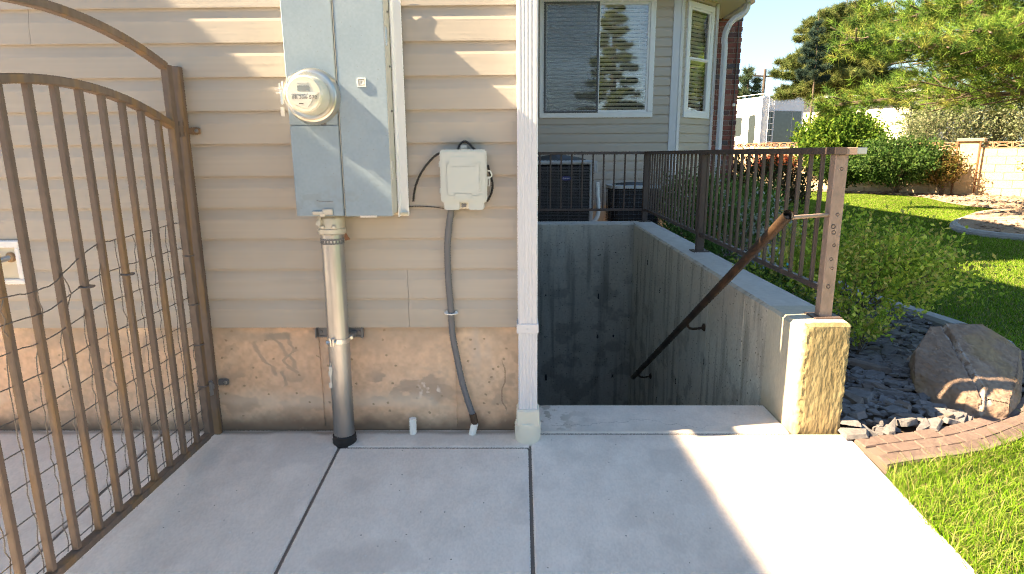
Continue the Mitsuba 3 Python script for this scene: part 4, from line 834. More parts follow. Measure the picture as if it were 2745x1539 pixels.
def ac_small():
    x0, x1, y0, y1, zt = 1.03, 1.60, 4.52, 5.06, .80; cx, cy = (x0 + x1) / 2, (y0 + y1) / 2
    pg = rr(x0, x1, y0, y1, .09); inn = pg.buffer(-.02)
    add('small_air_conditioner__body', extr(inn, .06, zt), 'ac_black', smooth=40)
    def ringz(poly, z, h, t):
        c = np.array(poly.exterior.coords)[:-1]; return sweep(np.c_[c, np.full(len(c), z)], rect(t, h), (0, 0, 1), closed=True)
    g = [ringz(pg, z, .0035, .0035) for z in np.arange(.1, zt, .045)]
    L = pg.exterior.length
    for s in np.arange(0, L, .055):
        p = pg.exterior.interpolate(s); g.append(tube([(p.x, p.y, .06), (p.x, p.y, zt)], .0022, 4))
    add('small_air_conditioner__wire_guard', cat_(g), 'ac_grey'); stuffpart('small_air_conditioner__wire_guard')
    add('small_air_conditioner__top', extr(pg.buffer(.012), zt, zt + .03), 'ac_light', smooth=40)
    add('small_air_conditioner__fan_guard', cat_([mv(lathe([(r - .003, 0), (r + .003, 0), (r, .005), (r - .003, 0)], 32), cx, cy, zt + .036 + .02 * (1 - (r / .24) ** 2)) for r in np.arange(.04, .25, .024)] + [tube([(cx, cy, zt + .056), (cx + .245 * math.cos(a), cy + .245 * math.sin(a), zt + .035)], .004, 4) for a in np.linspace(0, 2 * np.pi, 7)[:-1]]), 'ac_grey')
    add('small_air_conditioner__pad', box(x0 - .05, x1 + .05, y0 - .05, y1 + .05, -.04, .059), 'curb_grey')
    tag('small_air_conditioner', 'smaller black air conditioner with wire guard by the railing corner', 'air conditioner')
ac_small()
pv = bez([(.905, 4.9, .30), (.905, 4.86, .55), (.90, 4.8, .66), (.885, 4.7, .62), (.885, 4.6, .3), (.86, 4.52, .22), (.80, 4.46, .20)], 30)
add('white_pipe__elbow', tube(bez([(.872, 4.55, .82), (.872, 4.53, .72), (.880, 4.5, .60), (.868, 4.47, .50), (.80, 4.45, .42)], 24), .024, 14), 'white_pvc', smooth=60)
add('white_pipe__cover', bbox(.855, .895, 4.55, 4.60, .70, .87, .004), 'white_pvc')
tag('white_pipe', 'white plastic drain pipe bending down between the air conditioners', 'pipe')
add('gas_meter__body', rbox(.03, .145, .50, .70, 4.24, 4.36, .03), 'valve_teal', smooth=40)
add('gas_meter__regulator', cat_([mv(lathe([(0, .09), (.05, .085), (.06, .05), (.06, .03), (.02, .02), (.02, -.02), (0, -.02)], 20), .09, 4.30, .72)]), 'valve_teal', smooth=40)
add('gas_meter__cap', bbox(.135, .195, 4.24, 4.31, .735, .81, .008), 'ubox_plastic'); add('gas_meter__pipe', tube(bez([(.05, 4.3, .9), (.05, 4.3, .8), (.08, 4.3, .5), (.08, 4.3, .0)], 12), .018, 10), 'ubox_plastic', smooth=60)
tag('gas_meter', 'small teal grey gas meter with a pale cap in the railing corner', 'gas meter')

# ------------------------------------------------------------------ edging, curbs, beds
def strip(a, b, z0, zfn):                               # sheet between two polylines
    n = len(a); v = np.vstack([np.c_[a, z0 + zfn(a[:, 0], a[:, 1])], np.c_[b, z0 + zfn(b[:, 0], b[:, 1])]]); f = []
    for i in range(n - 1): f += [(i, n + i, n + i + 1), (i, n + i + 1, i + 1)]
    return trimesh.Trimesh(v, f, process=False)
ein, eout = CURB_IN[:NB + 1], offset(CURB_IN, EDGE_W)[:NB + 1]
def solid(a, b, z0, z1):
    pg = Polygon(np.vstack([a, b[::-1]])).buffer(0)
    return extr(pg if pg.geom_type == 'Polygon' else max(pg.geoms, key=lambda g: g.area), z0, z1, gz)
add('brick_edging__base', solid(offset(CURB_IN, .006)[:NB + 1], offset(CURB_IN, EDGE_W - .006)[:NB + 1], -.09, .006), 'edging_joint')
rg = np.random.default_rng(4); S_ = np.r_[0, np.cumsum(np.linalg.norm(np.diff(CURB_IN[:NB + 1], axis=0), axis=1))]
def at(s, d):
    s = np.clip(s, 0, S_[-1]); c = offset(CURB_IN, d)[:NB + 1]; return np.array([np.interp(s, S_, c[:, 0]), np.interp(s, S_, c[:, 1])])
for row, (d0, d1) in enumerate(((.003, .0630), (.0645, .1232), (.1247, .182))):
    s = .0 + .05 * (row % 2)
    while s < S_[-1] - .05:
        L = rg.uniform(.07, .115); s1 = min(s + L, S_[-1])
        c = [at(s + .0012, d0), at(s1 - .0012, d0), at(s1 - .0012, d1), at(s + .0012, d1)]
        h0_, h1_ = [.014 - .014 * (d > .15) + rg.uniform(-.002, .002) for d in (d0, d1)]
        lo = [np.r_[p, -.05 + gz(*p)] for p in c]; hi_ = [np.r_[p + (np.mean(c, 0) - p) * .07, h + gz(*p)] for p, h in zip(c, (h0_, h0_, h1_, h1_))]; mid = [np.r_[p, h - .006 + gz(*p)] for p, h in zip(c, (h0_, h0_, h1_, h1_))]
        add('brick_edging__brick', trimesh.convex.convex_hull(np.array(lo + mid + hi_)), 'edging_red'); s = s1
tag('brick_edging', 'curved reddish brick edging between the slate bed and the lawn', 'garden edging')
pc = CURB_IN[NB:]
add('garden_curb', sweep(np.c_[offset(CURB_IN, .06)[NB:], np.full(len(pc), .0)], np.array([(-.065, -.08), (.065, -.08), (.065, .03), (.045, .055), (-.045, .055), (-.065, .03)])), 'curb_grey', smooth=30)
tag('garden_curb', 'pale grey concrete curb curving along the bed behind the railing', 'garden edging')
isl = bez([(12.2, 4.6), (9.6, 5.05), (7.7, 5.25), (6.86, 5.9), (6.62, 6.4), (6.72, 7.0), (7.05, 7.55), (7.55, 8.1), (8.3, 8.75), (9.8, 9.6), (12.5, 10.2)], 80)
add('island_curb', sweep(np.c_[isl, np.zeros(len(isl))], np.array([(-.075, -.08), (.075, -.08), (.075, .04), (.05, .075), (-.05, .075), (-.075, .04)])), 'curb_grey', smooth=30)
tag('island_curb', 'blue grey concrete curb round the mulched bed under the pine', 'garden edging')
def isl_z(x, y): return .10 * np.clip(1 - ((x - 10.2) / 3.6) ** 2 - ((y - 7.4) / 2.6) ** 2, 0, 1) * 2.2 + .03 + .05 * (meshkit.fbm(np.c_[x, y, x * 0] * 2.5, 3) - .4)
add('pine_bed', flat(Polygon(isl).buffer(-.03), 0, isl_z, grid=.35), 'mulch_rock', smooth=True); tag('pine_bed', 'raised bed of brown needles and bark under the pine', kind='structure')

# lawn
FAR = bez([(8.9, 17.3), (9.56, 16.0), (10.136, 15.2), (10.6, 14.1), (10.3, 12.9), (9.95, 11.7), (9.9, 10.8), (10.4, 10.0), (12, 9.2), (15, 8.6)], 50)
lawn_poly = Polygon(np.vstack([[(1.412, -12)], [(1.412, -.32)], CURB_OUT, FAR, [(24, 8.2), (24, -12)]])).buffer(0)
lawn_poly = lawn_poly.difference(Polygon(isl).buffer(.04))
add('lawn', flat(lawn_poly, -.012, gz, grid=1.75), 'lawn_turf'); tag('lawn', 'mown green lawn curving past the beds', kind='structure')
def pts_in(poly, n, rng, dens=None):
    from shapely import contains_xy
    x0, y0, x1, y1 = poly.bounds; out = np.zeros((0, 2))
    while len(out) < n:
        q = rng.uniform((x0, y0), (x1, y1), (n * 2, 2)); q = q[contains_xy(poly, q[:, 0], q[:, 1])]
        if dens is not None: q = q[rng.random(len(q)) < dens(q)]
        out = np.vstack([out, q])
    return out[:n]
def blades(key, poly, n, h, w, rng, cols, label, z0=-.012, lean=.5):
    p = pts_in(poly, n, rng); z = z0 + gz(p[:, 0], p[:, 1]); b = np.c_[p, z]; a = rng.random(n) * 6.283
    pat = meshkit.fbm(np.c_[p * 1.6, p[:, :1] * 0], 3); hh = h * rng.uniform(.5, 1.3, n) * (.7 + .6 * pat)
    s = np.c_[np.cos(a), np.sin(a), a * 0] * w * .5; le = rng.normal(size=(n, 2)) * lean
    tip = b + np.c_[le * hh[:, None], hh]; mid = b + np.c_[le * hh[:, None] * .35, hh * .6]
    v = np.stack([b - s, b + s, mid + s * .7, mid - s * .7, tip], 1).reshape(-1, 3); i = np.arange(n) * 5
    f = np.vstack([np.c_[i, i + 1, i + 2], np.c_[i, i + 2, i + 3], np.c_[i + 3, i + 2, i + 4]])
    c = palette(rng, n, cols, .18) * (.75 + .5 * pat[:, None])
    add(key, trimesh.Trimesh(v, f, process=False), 'grass_blade', color=np.repeat(c, 5, 0)); tag(key, label, 'grass', kind='stuff')
rg = np.random.default_rng(17); GC = [(.13, .26, .012), (.18, .33, .018), (.09, .19, .010), (.22, .33, .04), (.25, .30, .07), (.34, .31, .13)]
nearp = lawn_poly.intersection(Polygon([(1.4, -1.6), (4.4, -1.6), (4.4, 1.0), (1.4, 1.0)]))
midp = lawn_poly.intersection(Polygon([(2.8, 1.0), (7, 1.0), (9, 7), (2.8, 7)])); farp = lawn_poly.intersection(Polygon([(3.4, 7), (13, 7), (13, 18), (5, 18)]))
blades('lawn_grass', nearp, 90000, .038, .0032, rg, GC, 'bright green grass blades of the lawn beside the walk', lean=.6)
blades('lawn_grass_001', midp, 110000, .032, .006, rg, GC, 'green grass blades of the middle lawn', lean=.6)
blades('lawn_grass_002', farp, 110000, .03, .012, rg, GC, 'green grass blades of the far lawn', lean=.6)
fr = LineString(np.vstack([[(1.42, -1.6), (1.42, -.4)], offset(CURB_IN, EDGE_W + .02)[4:NB]])).buffer(.03)
blades('lawn_grass_003', fr, 2600, .06, .0035, rg, GC, 'longer tufts of grass along the walk and edging', lean=.8)

# slate chips in the bed
bed = Polygon(np.vstack([CURB_IN[:NB + 42], [(1.9, 4.6), (1.41, 4.4)]])).buffer(-.02).intersection(Polygon([(1.41, -.2), (4, -.2), (4, 5), (1.41, 5)]))
add('slate_bed', flat(bed, -.02, gz, grid=.8), 'soil'); tag('slate_bed', 'planting bed covered with dark slate chips', kind='structure')
rg = np.random.default_rng(9)
def chip(rng, s, c):
    k = rng.integers(5, 8); a = np.sort(rng.random(k) * 6.283); r = s * rng.uniform(.6, 1.0, k); asp = rng.uniform(.5, 1)
    p = np.c_[r * np.cos(a), r * np.sin(a) * asp]; t = s * rng.uniform(.07, .16)
    v = np.vstack([np.c_[p, np.full(k, -t)], np.c_[p * rng.uniform(.8, .97), np.full(k, t) + rng.normal(size=k) * t * .25]])
    m = trimesh.convex.convex_hull(v); R = trimesh.transformations.euler_matrix(rng.normal() * .17, rng.normal() * .17, rng.random() * 6.28); m.apply_transform(R); m.apply_translation(c); return m
bedv = bed.intersection(Polygon([(1.41, -.15), (3.0, -.15), (3.0, 1.7), (1.41, 1.7)])).buffer(-.03)
P_ = pts_in(bedv, 1500, rg); P_ = P_[np.argsort(np.hypot(P_[:, 0], P_[:, 1] + 2.5))]
rest = []
for i, p in enumerate(P_):
    s = rg.choice([.025, .045, .065, .09], p=[.3, .33, .25, .12]); c = (p[0], p[1], -.005 + rg.random() * .03 + gz(*p))
    m = chip(rg, s, c)
    if i % 4 == 0 and i < 1180 and s > .04 or (i < 400 and s > .05): add('slate_bed__slate', m, 'slate_warm' if rg.random() < .22 else 'slate_dark')
    else: rest.append(m)
P2 = pts_in(bed.difference(bedv), 1400, rg); rest += [chip(rg, rg.choice([.05, .08]), (p[0], p[1], rg.random() * .03)) for p in P2]
for c, s in (((1.62, .62, .03), .17), ((1.9, .72, .035), .15), ((1.58, .30, .02), .12)): add('slate_bed__slate', chip(rg, s, c), 'slate_warm')
add('slate_bed__small_chips', cat_(rest), 'slate_dark'); stuffpart('slate_bed__small_chips')

# boulder
BP = np.array([(1.96, .40, .02), (1.99, .46, .10), (2.02, .13, -.02), (2.17, .085, -.02), (2.05, .17, .085), (2.20, .13, .055), (2.24, .76, .255), (2.06, .58, .17), (2.56, .82, .235), (2.69, .70, .13), (2.64, .60, -.02), (2.36, .24, -.02), (2.40, .34, .085), (2.62, .62, .15), (2.2, .85, -.02), (2.6, .86, -.02)])
bm = trimesh.convex.convex_hull(BP); v, f = trimesh.remesh.subdivide_to_size(bm.vertices, bm.faces, .014); bm = trimesh.Trimesh(v, f)
q_ = bm.vertices * np.array([7, 7, 9]) + 2; d = (meshkit.fbm(q_, 3, 2) - .5) * .022 + (np.abs(meshkit.fbm(bm.vertices * 26, 3, 5) - .5)) * -.022
cr = (bm.vertices[:, 0] - 2.18) * .83 - (bm.vertices[:, 2] - .10) * .55 - (bm.vertices[:, 1] - .45) * .12 + .03 * (meshkit.fbm(bm.vertices * 12, 3, 7) - .5)
d += .016 * np.clip(cr / .012, 0, 1) - .014 * np.clip(1 - np.abs(cr) / .010, 0, 1); d *= np.clip((bm.vertices[:, 2] + .02) / .05, 0, 1)
bm.vertices = bm.vertices + bm.vertex_normals * d[:, None]
add('boulder', bm, 'boulder_stone', smooth=18); tag('boulder', 'large tilted brown boulder with a pale vein on the slate chips', 'boulder')

# ------------------------------------------------------------------ shrubs of the near bed
YG = [(.45, .53, .07), (.33, .45, .06), (.56, .60, .12), (.24, .35, .05), (.52, .46, .13)]
shrub('spirea_shrub', (2.24, 1.55, 0), (.68, .55), .66, 1050, 9, .034, .019, YG, 31, 'loose yellow green shrub growing beside the concrete end block', sprig=.24, shell=.35, upb=.8, gaps=.42, lift=.02, stems=26, stemr=.0035)
shrub('spirea_sprig', (2.02, 1.02, 0), (.16, .12), .16, 70, 9, .03, .016, YG, 32, 'small low green sprig among the slate at the shrub foot', 'shrub', sprig=.14, stems=6, stemr=.003)
GG = [(.06, .12, .03), (.09, .16, .04), (.045, .09, .025), (.13, .2, .06)]
shrub('ground_cover', (1.60, 1.55, 0), (.16, .75), .34, 420, 9, .024, .014, GG, 33, 'low green plants growing along the outside of the retaining wall', 'plant', sprig=.14, stems=8, stemr=.003)
shrub('ground_cover', (1.62, 3.3, 0), (.2, .8), .45, 460, 9, .03, .018, GG, 34, 'dark green creeping plants near the far railing corner', 'plant', sprig=.16, stems=8, stemr=.003)
GG = [(.09, .19, .04), (.14, .25, .06), (.06, .12, .03), (.20, .29, .09)]
WF = GG + [(.5, .52, .48)]
shrub('flowering_shrub', (2.2, 3.95, 0), (.62, .65), .72, 800, 8, .034, .022, WF, 35, 'leafy shrub dotted with tiny white flowers behind the railing', sprig=.2, stems=14)
shrub('flowering_shrub', (2.05, 4.75, 0), (.55, .5), .85, 800, 8, .034, .022, GG, 36, 'green leafy shrub below the angled bay window', sprig=.2, stems=14)
shrub('dark_shrub', (3.75, 7.3, 0), (.75, .7), .98, 1100, 8, .045, .028, [(.055, .06, .025), (.08, .07, .035), (.04, .05, .02), (.10, .075, .045)], 37, 'dark brownish green shrub by the brick corner', sprig=.22, stems=14)
shrub('young_shrub', (3.25, 6.25, 0), (.3, .3), .75, 260, 8, .045, .028, [(.10, .19, .04), (.15, .24, .06)], 38, 'young bright green shrub between the downspout and the dark shrub', sprig=.2, stems=8)

# bag lying on the slate
bgm = trimesh.creation.icosphere(4, 1.0); v = bgm.vertices.copy(); v = np.sign(v) * np.abs(v) ** .55 * np.array([.24, .34, .075]); v[:, 2] += .02 * np.sin(v[:, 0] * 26 + 3 * np.sin(v[:, 1] * 9)); v += (meshkit.fbm(v * 14, 3, 3)[:, None] - .5) * .03; bgm.vertices = v
bgm.apply_transform(trimesh.transformations.euler_matrix(.15, -.1, -.35)); bgm.apply_translation((2.66, 3.86, .085))
fc = bgm.triangles_center; t_ = (fc - (2.66, 3.86, .085)) @ np.array([.94, -.34, 0]); u_ = (fc - (2.66, 3.86, .085)) @ np.array([.34, .94, 0])
def sub(mask): return bgm.submesh([np.nonzero(mask)[0]], append=True)
add('plastic_bag__wrapper', sub((t_ < .04) & ~((u_ < .0) & (t_ < -.02))), 'bag_white', smooth=50); add('plastic_bag__blue_print', sub((t_ < -.02) & (u_ < 0)), 'bag_blue', smooth=50)
add('plastic_bag__coral_print', sub((t_ >= .04) & (u_ >= -.03)), 'bag_coral', smooth=50); add('plastic_bag__teal_print', sub((t_ >= .04) & (u_ < -.03)), 'bag_teal', smooth=50)
tag('plastic_bag', 'white plastic bag with teal and coral print lying behind the railing', 'bag')
# ------------------------------------------------------------------ block walls at the back of the yard
def block_wall(key, a, b, htop, bw, bh, breeze_h, breeze_w, label, skip_u=(), breeze_bs='red_breeze'):
    a, b = np.array(a, float), np.array(b, float); L = np.linalg.norm(b - a); Mx = frame((a[0], a[1], 0), b - a); rg = np.random.default_rng(len(key) + int(L * 10))
    zb = htop - breeze_h
    add(key + '__core', tf(box(0, L, .012, .15, -.3, zb - .006), Mx), 'block_joint')
    nrow = int(math.ceil((zb + .1) / bh))
    for r in range(nrow):
        z1 = zb - r * bh; z0 = z1 - bh; u = -(bw / 2) * (r % 2)
        while u < L:
            p, q = max(u + .006, 0), min(u + bw - .006, L)
            if q - p > .04: add(key + '__block', tf(bbox(p, q, rg.uniform(-.004, .004), .03, z0 + .005, z1 - .005, .006), Mx), 'yellow_block')
            u += bw
    u = 0
    while u < L - breeze_w * .5:
        p, q, z0, z1 = u + .004, u + breeze_w - .004, zb, htop; t = .022; w, h = q - p, z1 - z0; cx, cz = (p + q) / 2, (z0 + z1) / 2
        ms = [box(p, q, .0, .15, z1 - t, z1), box(p, q, .0, .15, z0, z0 + t), box(p, p + t, .001, .149, z0 + t, z1 - t), box(q - t, q, .001, .149, z0 + t, z1 - t), box(cx - w * .14, cx + w * .14, .002, .148, cz - t * .55, cz + t * .55)]
        for sx in (-1, 1):
            for sz in (-1, 1): ms.append(sweep([(cx + sx * w * .12, .075, cz), (cx + sx * (w / 2 - t * .6), .075, cz + sz * (h / 2 - t * .6))], rect(.144, t * .9) if False else rect(t * .9, .144), (0, 1, 0)))
        add(key + '__breeze_block', tf(cat_(ms), Mx), breeze_bs); u += breeze_w
    tag(key, label, 'wall'); return Mx, L
MW, LW = block_wall('block_wall', (9.0, 17.6), (15.4, 11.0), 1.43, .41, .205, .17, .40, 'yellowish block garden wall with red pierced blocks on top, behind the lawn')
# pilaster with cap, posts and lantern
pu = np.linalg.norm(np.array([11.98, 14.5]) - np.array([9.0, 17.6])) - .12
add('block_wall__pilaster', tf(bbox(pu - .1, pu + .34, -.06, .16, -.3, 1.44, .01), MW), 'yellow_block'); add('block_wall__pilaster_cap', tf(bbox(pu - .16, pu + .45, -.12, .2, 1.44, 1.53, .012), MW), 'block_joint')
for k, uu in enumerate((pu - .13, pu + .37)):
    add('trellis_post', tf(bbox(uu - .016, uu + .016, -.11, -.08, -.05, 1.46, .003), MW), 'rust_steel'); tag(f'trellis_post' + ('' if k == 0 else '_001'), ('left', 'right')[k] + ' of the two thin rusty posts at the garden wall pilaster', 'post')
lx = pu - .42
def L_(m): return tf(m, MW)
add('wall_lantern__glass', L_(box(lx - .075, lx + .075, -.20, -.06, .93, 1.10)), 'rv_glass'); add('wall_lantern__roof', L_(trimesh.convex.convex_hull(np.array([(lx - .105, -.23, 1.10), (lx + .105, -.23, 1.10), (lx - .105, -.03, 1.10), (lx + .105, -.03, 1.10), (lx - .04, -.15, 1.16), (lx + .04, -.15, 1.16), (lx - .04, -.11, 1.16), (lx + .04, -.11, 1.16)]))), 'lantern_black')
add('wall_lantern__frame', L_(cat_([box(lx + sx * .08 - .008, lx + sx * .08 + .008, -.13 + sy * .075 - .008, -.13 + sy * .075 + .008, .92, 1.10) for sx in (-1, 1) for sy in (-1, 1)] + [box(lx - .09, lx + .09, -.215, -.045, .905, .925), box(lx - .02, lx + .26, -.10, -.085, 1.18, 1.195), box(lx - .006, lx + .006, -.1, -.09, 1.15, 1.18)])), 'lantern_black')
tag('wall_lantern', 'small black lantern hanging in front of the yellowish garden wall', 'lantern')
block_wall('neighbour_wall', (9.0, 26.6), (13.4, 22.2), 1.60, .41, .205, .20, .36, 'sunlit block wall with pierced top row in front of the white trailer')
# stones and bark along the foot of the walls
rg = np.random.default_rng(12)
strip_ = Polygon(np.vstack([FAR[:36], [(13.5, 12.9), (8.9, 17.6)]])).buffer(0)
add('wall_bed', flat(strip_.buffer(.05), -.004, lambda x, y: .02 + 0 * x, grid=1.0), 'mulch_rock'); tag('wall_bed', 'stony mulch bed along the foot of the garden wall', kind='structure')
st_ = []
for i, p in enumerate(pts_in(strip_, 900, rg)): st_.append(chip(rg, rg.choice([.06, .09, .14], p=[.6, .3, .1]), (p[0], p[1], .03 + .02 * rg.random())))
add('wall_bed__rubble', cat_(st_), 'mulch_rock'); stuffpart('wall_bed__rubble')
st_ = [chip(rg, rg.choice([.05, .08, .12], p=[.6, .3, .1]), (p[0], p[1], float(isl_z(np.array([p[0]]), np.array([p[1]]))[0]) + .01)) for p in pts_in(Polygon(isl).buffer(-.15).intersection(Polygon([(6, 4), (10.5, 4), (10.5, 10), (6, 10)])), 500, rg)]
add('pine_bed__bark_chip', cat_(st_), 'mulch_rock'); stuffpart('pine_bed__bark_chip')
st_ = [chip(rg, rg.choice([.08, .12], p=[.7, .3]), (p[0], p[1], .02)) for p in pts_in(Polygon([(6.8, 15), (8.8, 17.4), (9.2, 21), (10, 24), (7.5, 22)]), 260, rg)]
add('rubble_bed', cat_(st_), 'slate_dark'); tag('rubble_bed', 'dark stones between the lawn and the far block wall', 'stones', kind='stuff')

# shrubs along the wall
DG = [(.05, .11, .025), (.08, .15, .035), (.035, .08, .02), (.12, .19, .05)]
shrub('round_shrub', (10.5, 15.0, 0), (1.2, .85), 1.30, 2000, 8, .075, .05, DG + [(.10, .17, .06)], 41, 'big dark green leafy shrub against the garden wall', sprig=.4, stems=16, stemr=.012, shell=.55)
shrub('bronze_shrub', (11.35, 14.45, 0), (.4, .4), 1.0, 420, 8, .06, .035, [(.16, .11, .04), (.22, .15, .05), (.10, .12, .03)], 42, 'bronze brown twiggy shrub at the right edge of the dark round shrub', sprig=.35, stems=14, stemr=.008)
shrub('tall_shrub', (9.8, 17.0, 0), (1.15, 1.0), 2.25, 2300, 8, .10, .065, [(.14, .24, .03), (.10, .19, .03), (.22, .30, .05), (.06, .12, .02)], 43, 'tall bright green shrub rising above the wall beside the trailer', sprig=.45, stems=18, stemr=.014, shell=.5)
shrub('dark_low_shrub', (9.45, 15.9, 0), (.75, .6), .95, 900, 8, .075, .05, [(.03, .07, .018), (.05, .09, .02)], 44, 'low dark green shrub below the tall bright shrub', sprig=.35, stems=10, stemr=.01)
shrub('red_shrub', (10.35, 23.2, 0), (.8, .5), .95, 500, 8, .10, .05, [(.36, .06, .04), (.30, .10, .05), (.20, .09, .05), (.42, .14, .10)], 45, 'small red leaved shrub in front of the sunlit block wall', sprig=.4, stems=10, stemr=.01)
shrub('yellow_shrub', (13.55, 12.35, 0), (1.25, .8), 1.35, 1900, 8, .065, .035, [(.34, .30, .05), (.28, .26, .05), (.42, .36, .09), (.20, .22, .04)], 46, 'yellow green arching shrub in front of the wall at the right edge', sprig=.5, stems=22, stemr=.008, upb=.35)
HG = [(.28, .32, .19), (.22, .26, .13), (.36, .38, .24), (.14, .18, .08), (.40, .39, .23)]
hp_ = np.array([(12.6, 18.3), (16.2, 16.2), (20.5, 13.5)])
for i, (c, r, h, sd) in enumerate((((13.7, 17.6), (1.5, 1.2), 3.05, 47), ((16.1, 16.6), (1.8, 1.4), 3.35, 48), ((18.6, 15.0), (1.8, 1.4), 3.4, 49))):
    shrub('tangled_bush', (c[0], c[1], 0), r, h, 3000, 8, .085, .04, HG, sd, ('leftmost grey green tangled bush showing above the wall beside the pale house', 'middle grey green tangled bush above the wall', 'right grey green tangled bush above the wall at the picture edge')[i], 'bush', 'tangled bushes behind the garden wall', sprig=.6, stems=40, stemr=.010, shell=.6, gaps=.3)

# trees
PG = [(.18, .30, .05), (.13, .24, .05), (.25, .35, .07), (.075, .14, .035), (.29, .31, .08)]
pine('big_pine', (10.3, 8.0, 0), 5.3, 2.0, 7.4, 70, 160, 30, .16, .009, PG, 51, 'large sunlit pine with long needles reaching in from the right', cone=.75, droop=.14, trunk=.26)
pine('small_pine', (11.6, 21.2, 0), 2.4, 3.3, 6.2, 95, 70, 24, .19, .015, [(.18, .22, .07), (.13, .18, .055), (.23, .25, .09), (.08, .12, .04)], 52, 'olive pine behind the tall shrub, left of the large pine', cone=.55, droop=.1, trunk=.16)
pine('blue_spruce', (9.75, 19.2, 0), .6, 3.5, 5.4, 22, 34, 24, .15, .014, [(.045, .085, .075), (.06, .10, .085), (.03, .06, .055), (.10, .13, .07)], 53, 'dark blue green spruce with upright tips left of the large pine', cone=.85, droop=-.15, trunk=.06)
pine('far_spruce', (20.5, 56, 0), 3.6, 2.0, 8.6, 40, 34, 16, .5, .05, [(.06, .10, .06), (.09, .12, .06)], 54, 'distant dark spruce beside the brick corner, left of the trailer', cone=.9, droop=.1, trunk=.3)
# trees behind the photographer, seen in the window panes
pine('yard_spruce', (3.4, -10.5, -.3), 1.9, .3, 7.0, 80, 40, 16, .2, .02, [(.13, .18, .03), (.18, .21, .05), (.07, .11, .03)], 55, 'yellow green conifer mirrored in the right half of the window', cone=.85, droop=.15, trunk=.2)
shrub('yard_shrub', (.4, -11.5, -.3), (1.7, 1.0), 2.6, 1300, 8, .12, .07, [(.20, .09, .05), (.14, .10, .05), (.25, .13, .07)], 56, 'red brown shrub mirrored in the left half of the window', sprig=.5, stems=14, stemr=.012)

# ------------------------------------------------------------------ trailer, neighbour house, pole
c0 = np.array([11.05, 26.9, 0]); a_ = math.radians(20); d1 = np.array([math.cos(a_), math.sin(a_)])
R1 = frame(c0, d1)                                       # rear wall: u to the right, outward towards us
W1, Hb, Ht, LT = 2.4, .55, 3.72, 7.5
def TR(m): return tf(m, R1)
pgr = Polygon([(0, Hb), (W1, Hb), (W1, Ht - .12), (W1 - .12, Ht - .02), (W1 / 2, Ht + .05), (.12, Ht - .02), (0, Ht - .12)])
bd = trimesh.creation.extrude_polygon(pgr, LT, engine='earcut'); v = bd.vertices.copy(); bd.vertices = np.c_[v[:, 0], v[:, 2], v[:, 1]]; bd.invert()
add('white_trailer__body', TR(bd), 'rv_white')
def rwin(u0, u1, z0, z1, r=.06): return face_extrude(rr(u0, u1, z0, z1, r), -.025, .01)
add('white_trailer__rear_window', TR(rwin(.42, 2.28, 1.55, 3.06)), 'rv_glass', smooth=40)
add('white_trailer__window_bar', TR(cat_([box(1.72, 1.75, -.030, .0, 1.58, 3.03), box(.40, 2.30, -.028, .0, 3.055, 3.08), box(.62, .66, -.028, 0, 1.58, 3.03)])), 'rv_stripe')
ldr = [tube([(u, -.10, 1.0), (u, -.10, Ht - .1), (u, .02, Ht + .06)], .016, 6) for u in (.30, .62)] + [tube([(.30, -.10, z), (.62, -.10, z)], .013, 6) for z in np.arange(1.15, Ht - .1, .27)]
add('white_trailer__ladder', TR(cat_(ldr)), 'rv_white')
add('white_trailer__roof_rail', TR(cat_([tube([(.05, .1, Ht + .10), (2.3, .1, Ht + .12)], .02, 6), tube([(.05, .1, Ht + .10), (.1, 5, Ht + .10)], .02, 6)] + [tube([(u, .1, Ht - .02), (u, .1, Ht + .11)], .015, 6) for u in (.1, .8, 1.6, 2.25)])), 'rv_white')
add('white_trailer__marker_light', TR(cat_([box(u - .04, u + .04, -.03, .0, Ht - .14, Ht - .10) for u in (.9, 1.2, 1.5, 2.2)])), 'rv_stripe')
S1 = frame(c0, (math.sin(a_), -math.cos(a_)))            # long side, seen at a slant: u runs backwards (negative)
def TS(m): return tf(m, S1)
def swin(u0, u1, z0, z1, r=.1): return face_extrude(rr(u0, u1, z0, z1, r), -.02, .01)
add('white_trailer__door', TS(cat_([face_extrude(rr(-2.05, -1.15, 1.0, 3.0, .08), -.028, .0)])), 'rv_white'); 
add('white_trailer__side_window', TS(face_extrude(rr(-1.92, -1.28, 1.95, 2.85, .1), -.036, .0)), 'rv_glass', smooth=40); add('white_trailer__side_window', TS(swin(-.80, -.38, 1.5, 2.9)), 'rv_glass', smooth=40)
add('white_trailer__side_trim', TS(cat_([box(-1.10, -1.06, -.03, 0, .7, 3.1), box(-7.4, -.02, -.02, 0, 1.02, 1.10)])), 'rv_stripe')
add('white_trailer__wheel', TS(cat_([mv(lathe([(0, -.1), (.33, -.1), (.36, -.06), (.36, .1), (0, .1)], 24, 'y'), u, .05, .36) for u in (-3.6, -4.4)])), 'black_rubber', smooth=40)
tag('white_trailer', 'white travel trailer with a ladder and large dark rear window beyond the wall', 'trailer')
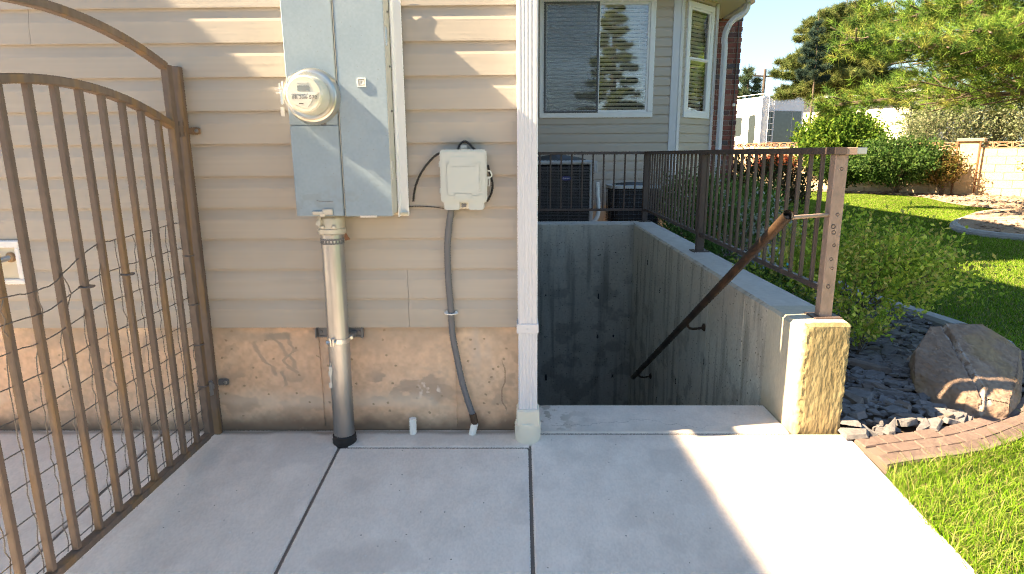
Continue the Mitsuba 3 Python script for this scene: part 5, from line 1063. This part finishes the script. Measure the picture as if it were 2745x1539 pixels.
# neighbour's house
n0 = np.array([18.2, 27.6, -.2]); NA = frame(n0, (.45, -.89)); 
hx = trimesh.creation.extrude_polygon(Polygon([(3.4, 0), (9, 0), (9, 4.2), (3.4, 4.2)]), 8, engine='earcut'); v = hx.vertices.copy(); hx.vertices = np.c_[v[:, 0] - 9, v[:, 2], v[:, 1]]; hx.invert()
add('neighbour_house__wall', tf(hx, frame(n0, (.62, -.785))), 'stucco_cream')
Nh = frame(n0, (.62, -.785))
add('neighbour_house__roof', tf(trimesh.convex.convex_hull(np.array([(-6.2, -.6, 4.17), (.6, -.6, 4.17), (.6, 8.6, 4.17), (-6.2, 8.6, 4.17), (-3.4, 4, 5.3), (-2.4, 4, 5.3)])), Nh), 'roof_shingle')
add('neighbour_house__fascia', tf(cat_([box(-6.2, .6, -.62, -.58, 4.05, 4.19), box(.58, .62, -.58, 8.6, 4.05, 4.19)]), Nh), 'trim_white')
add('neighbour_house__corner_trim', tf(bbox(-.08, .012, -.012, .08, 0, 4.0, .004), Nh), 'stucco_cream')
tag('neighbour_house', 'pale cream house wall glowing in the sun between the trees', 'house')
add('utility_pole__pole', sweep([(23.35, 60, 0), (23.5, 60, 9.0)], circ(.14, 10), (0, 1, 0)), 'pole_wood', smooth=60); add('utility_pole__crossarm', bar((22.4, 60, 8.42), (24.5, 60, 8.32), .14, .14), 'pole_wood')
add('utility_pole__insulator', cat_([mv(lathe([(0, .28), (.05, .26), (.07, .1), (.04, .0), (0, 0)], 10), x, 60, 8.45) for x in (22.6, 24.25)]), 'steel_dark')
tag('utility_pole', 'wooden utility pole with a single crossarm against the sky', 'utility pole')
for i, (x, y, r, h, sd) in enumerate(((27, 66, 4, 4.5, 61), (33, 72, 5, 5.5, 62), (42, 70, 6, 6, 63))):
    shrub('distant_tree', (x, y, 0), r, h, 900, 6, .5, .3, [(.08, .11, .05), (.11, .13, .06)], sd, ('left', 'middle', 'right')[i] + ' rounded tree far behind the trailer and bushes', 'tree', 'distant trees', sprig=1.5, stems=6, stemr=.06)
for k in list(labels):
    labels[k] = {a: b for a, b in labels[k].items() if b}
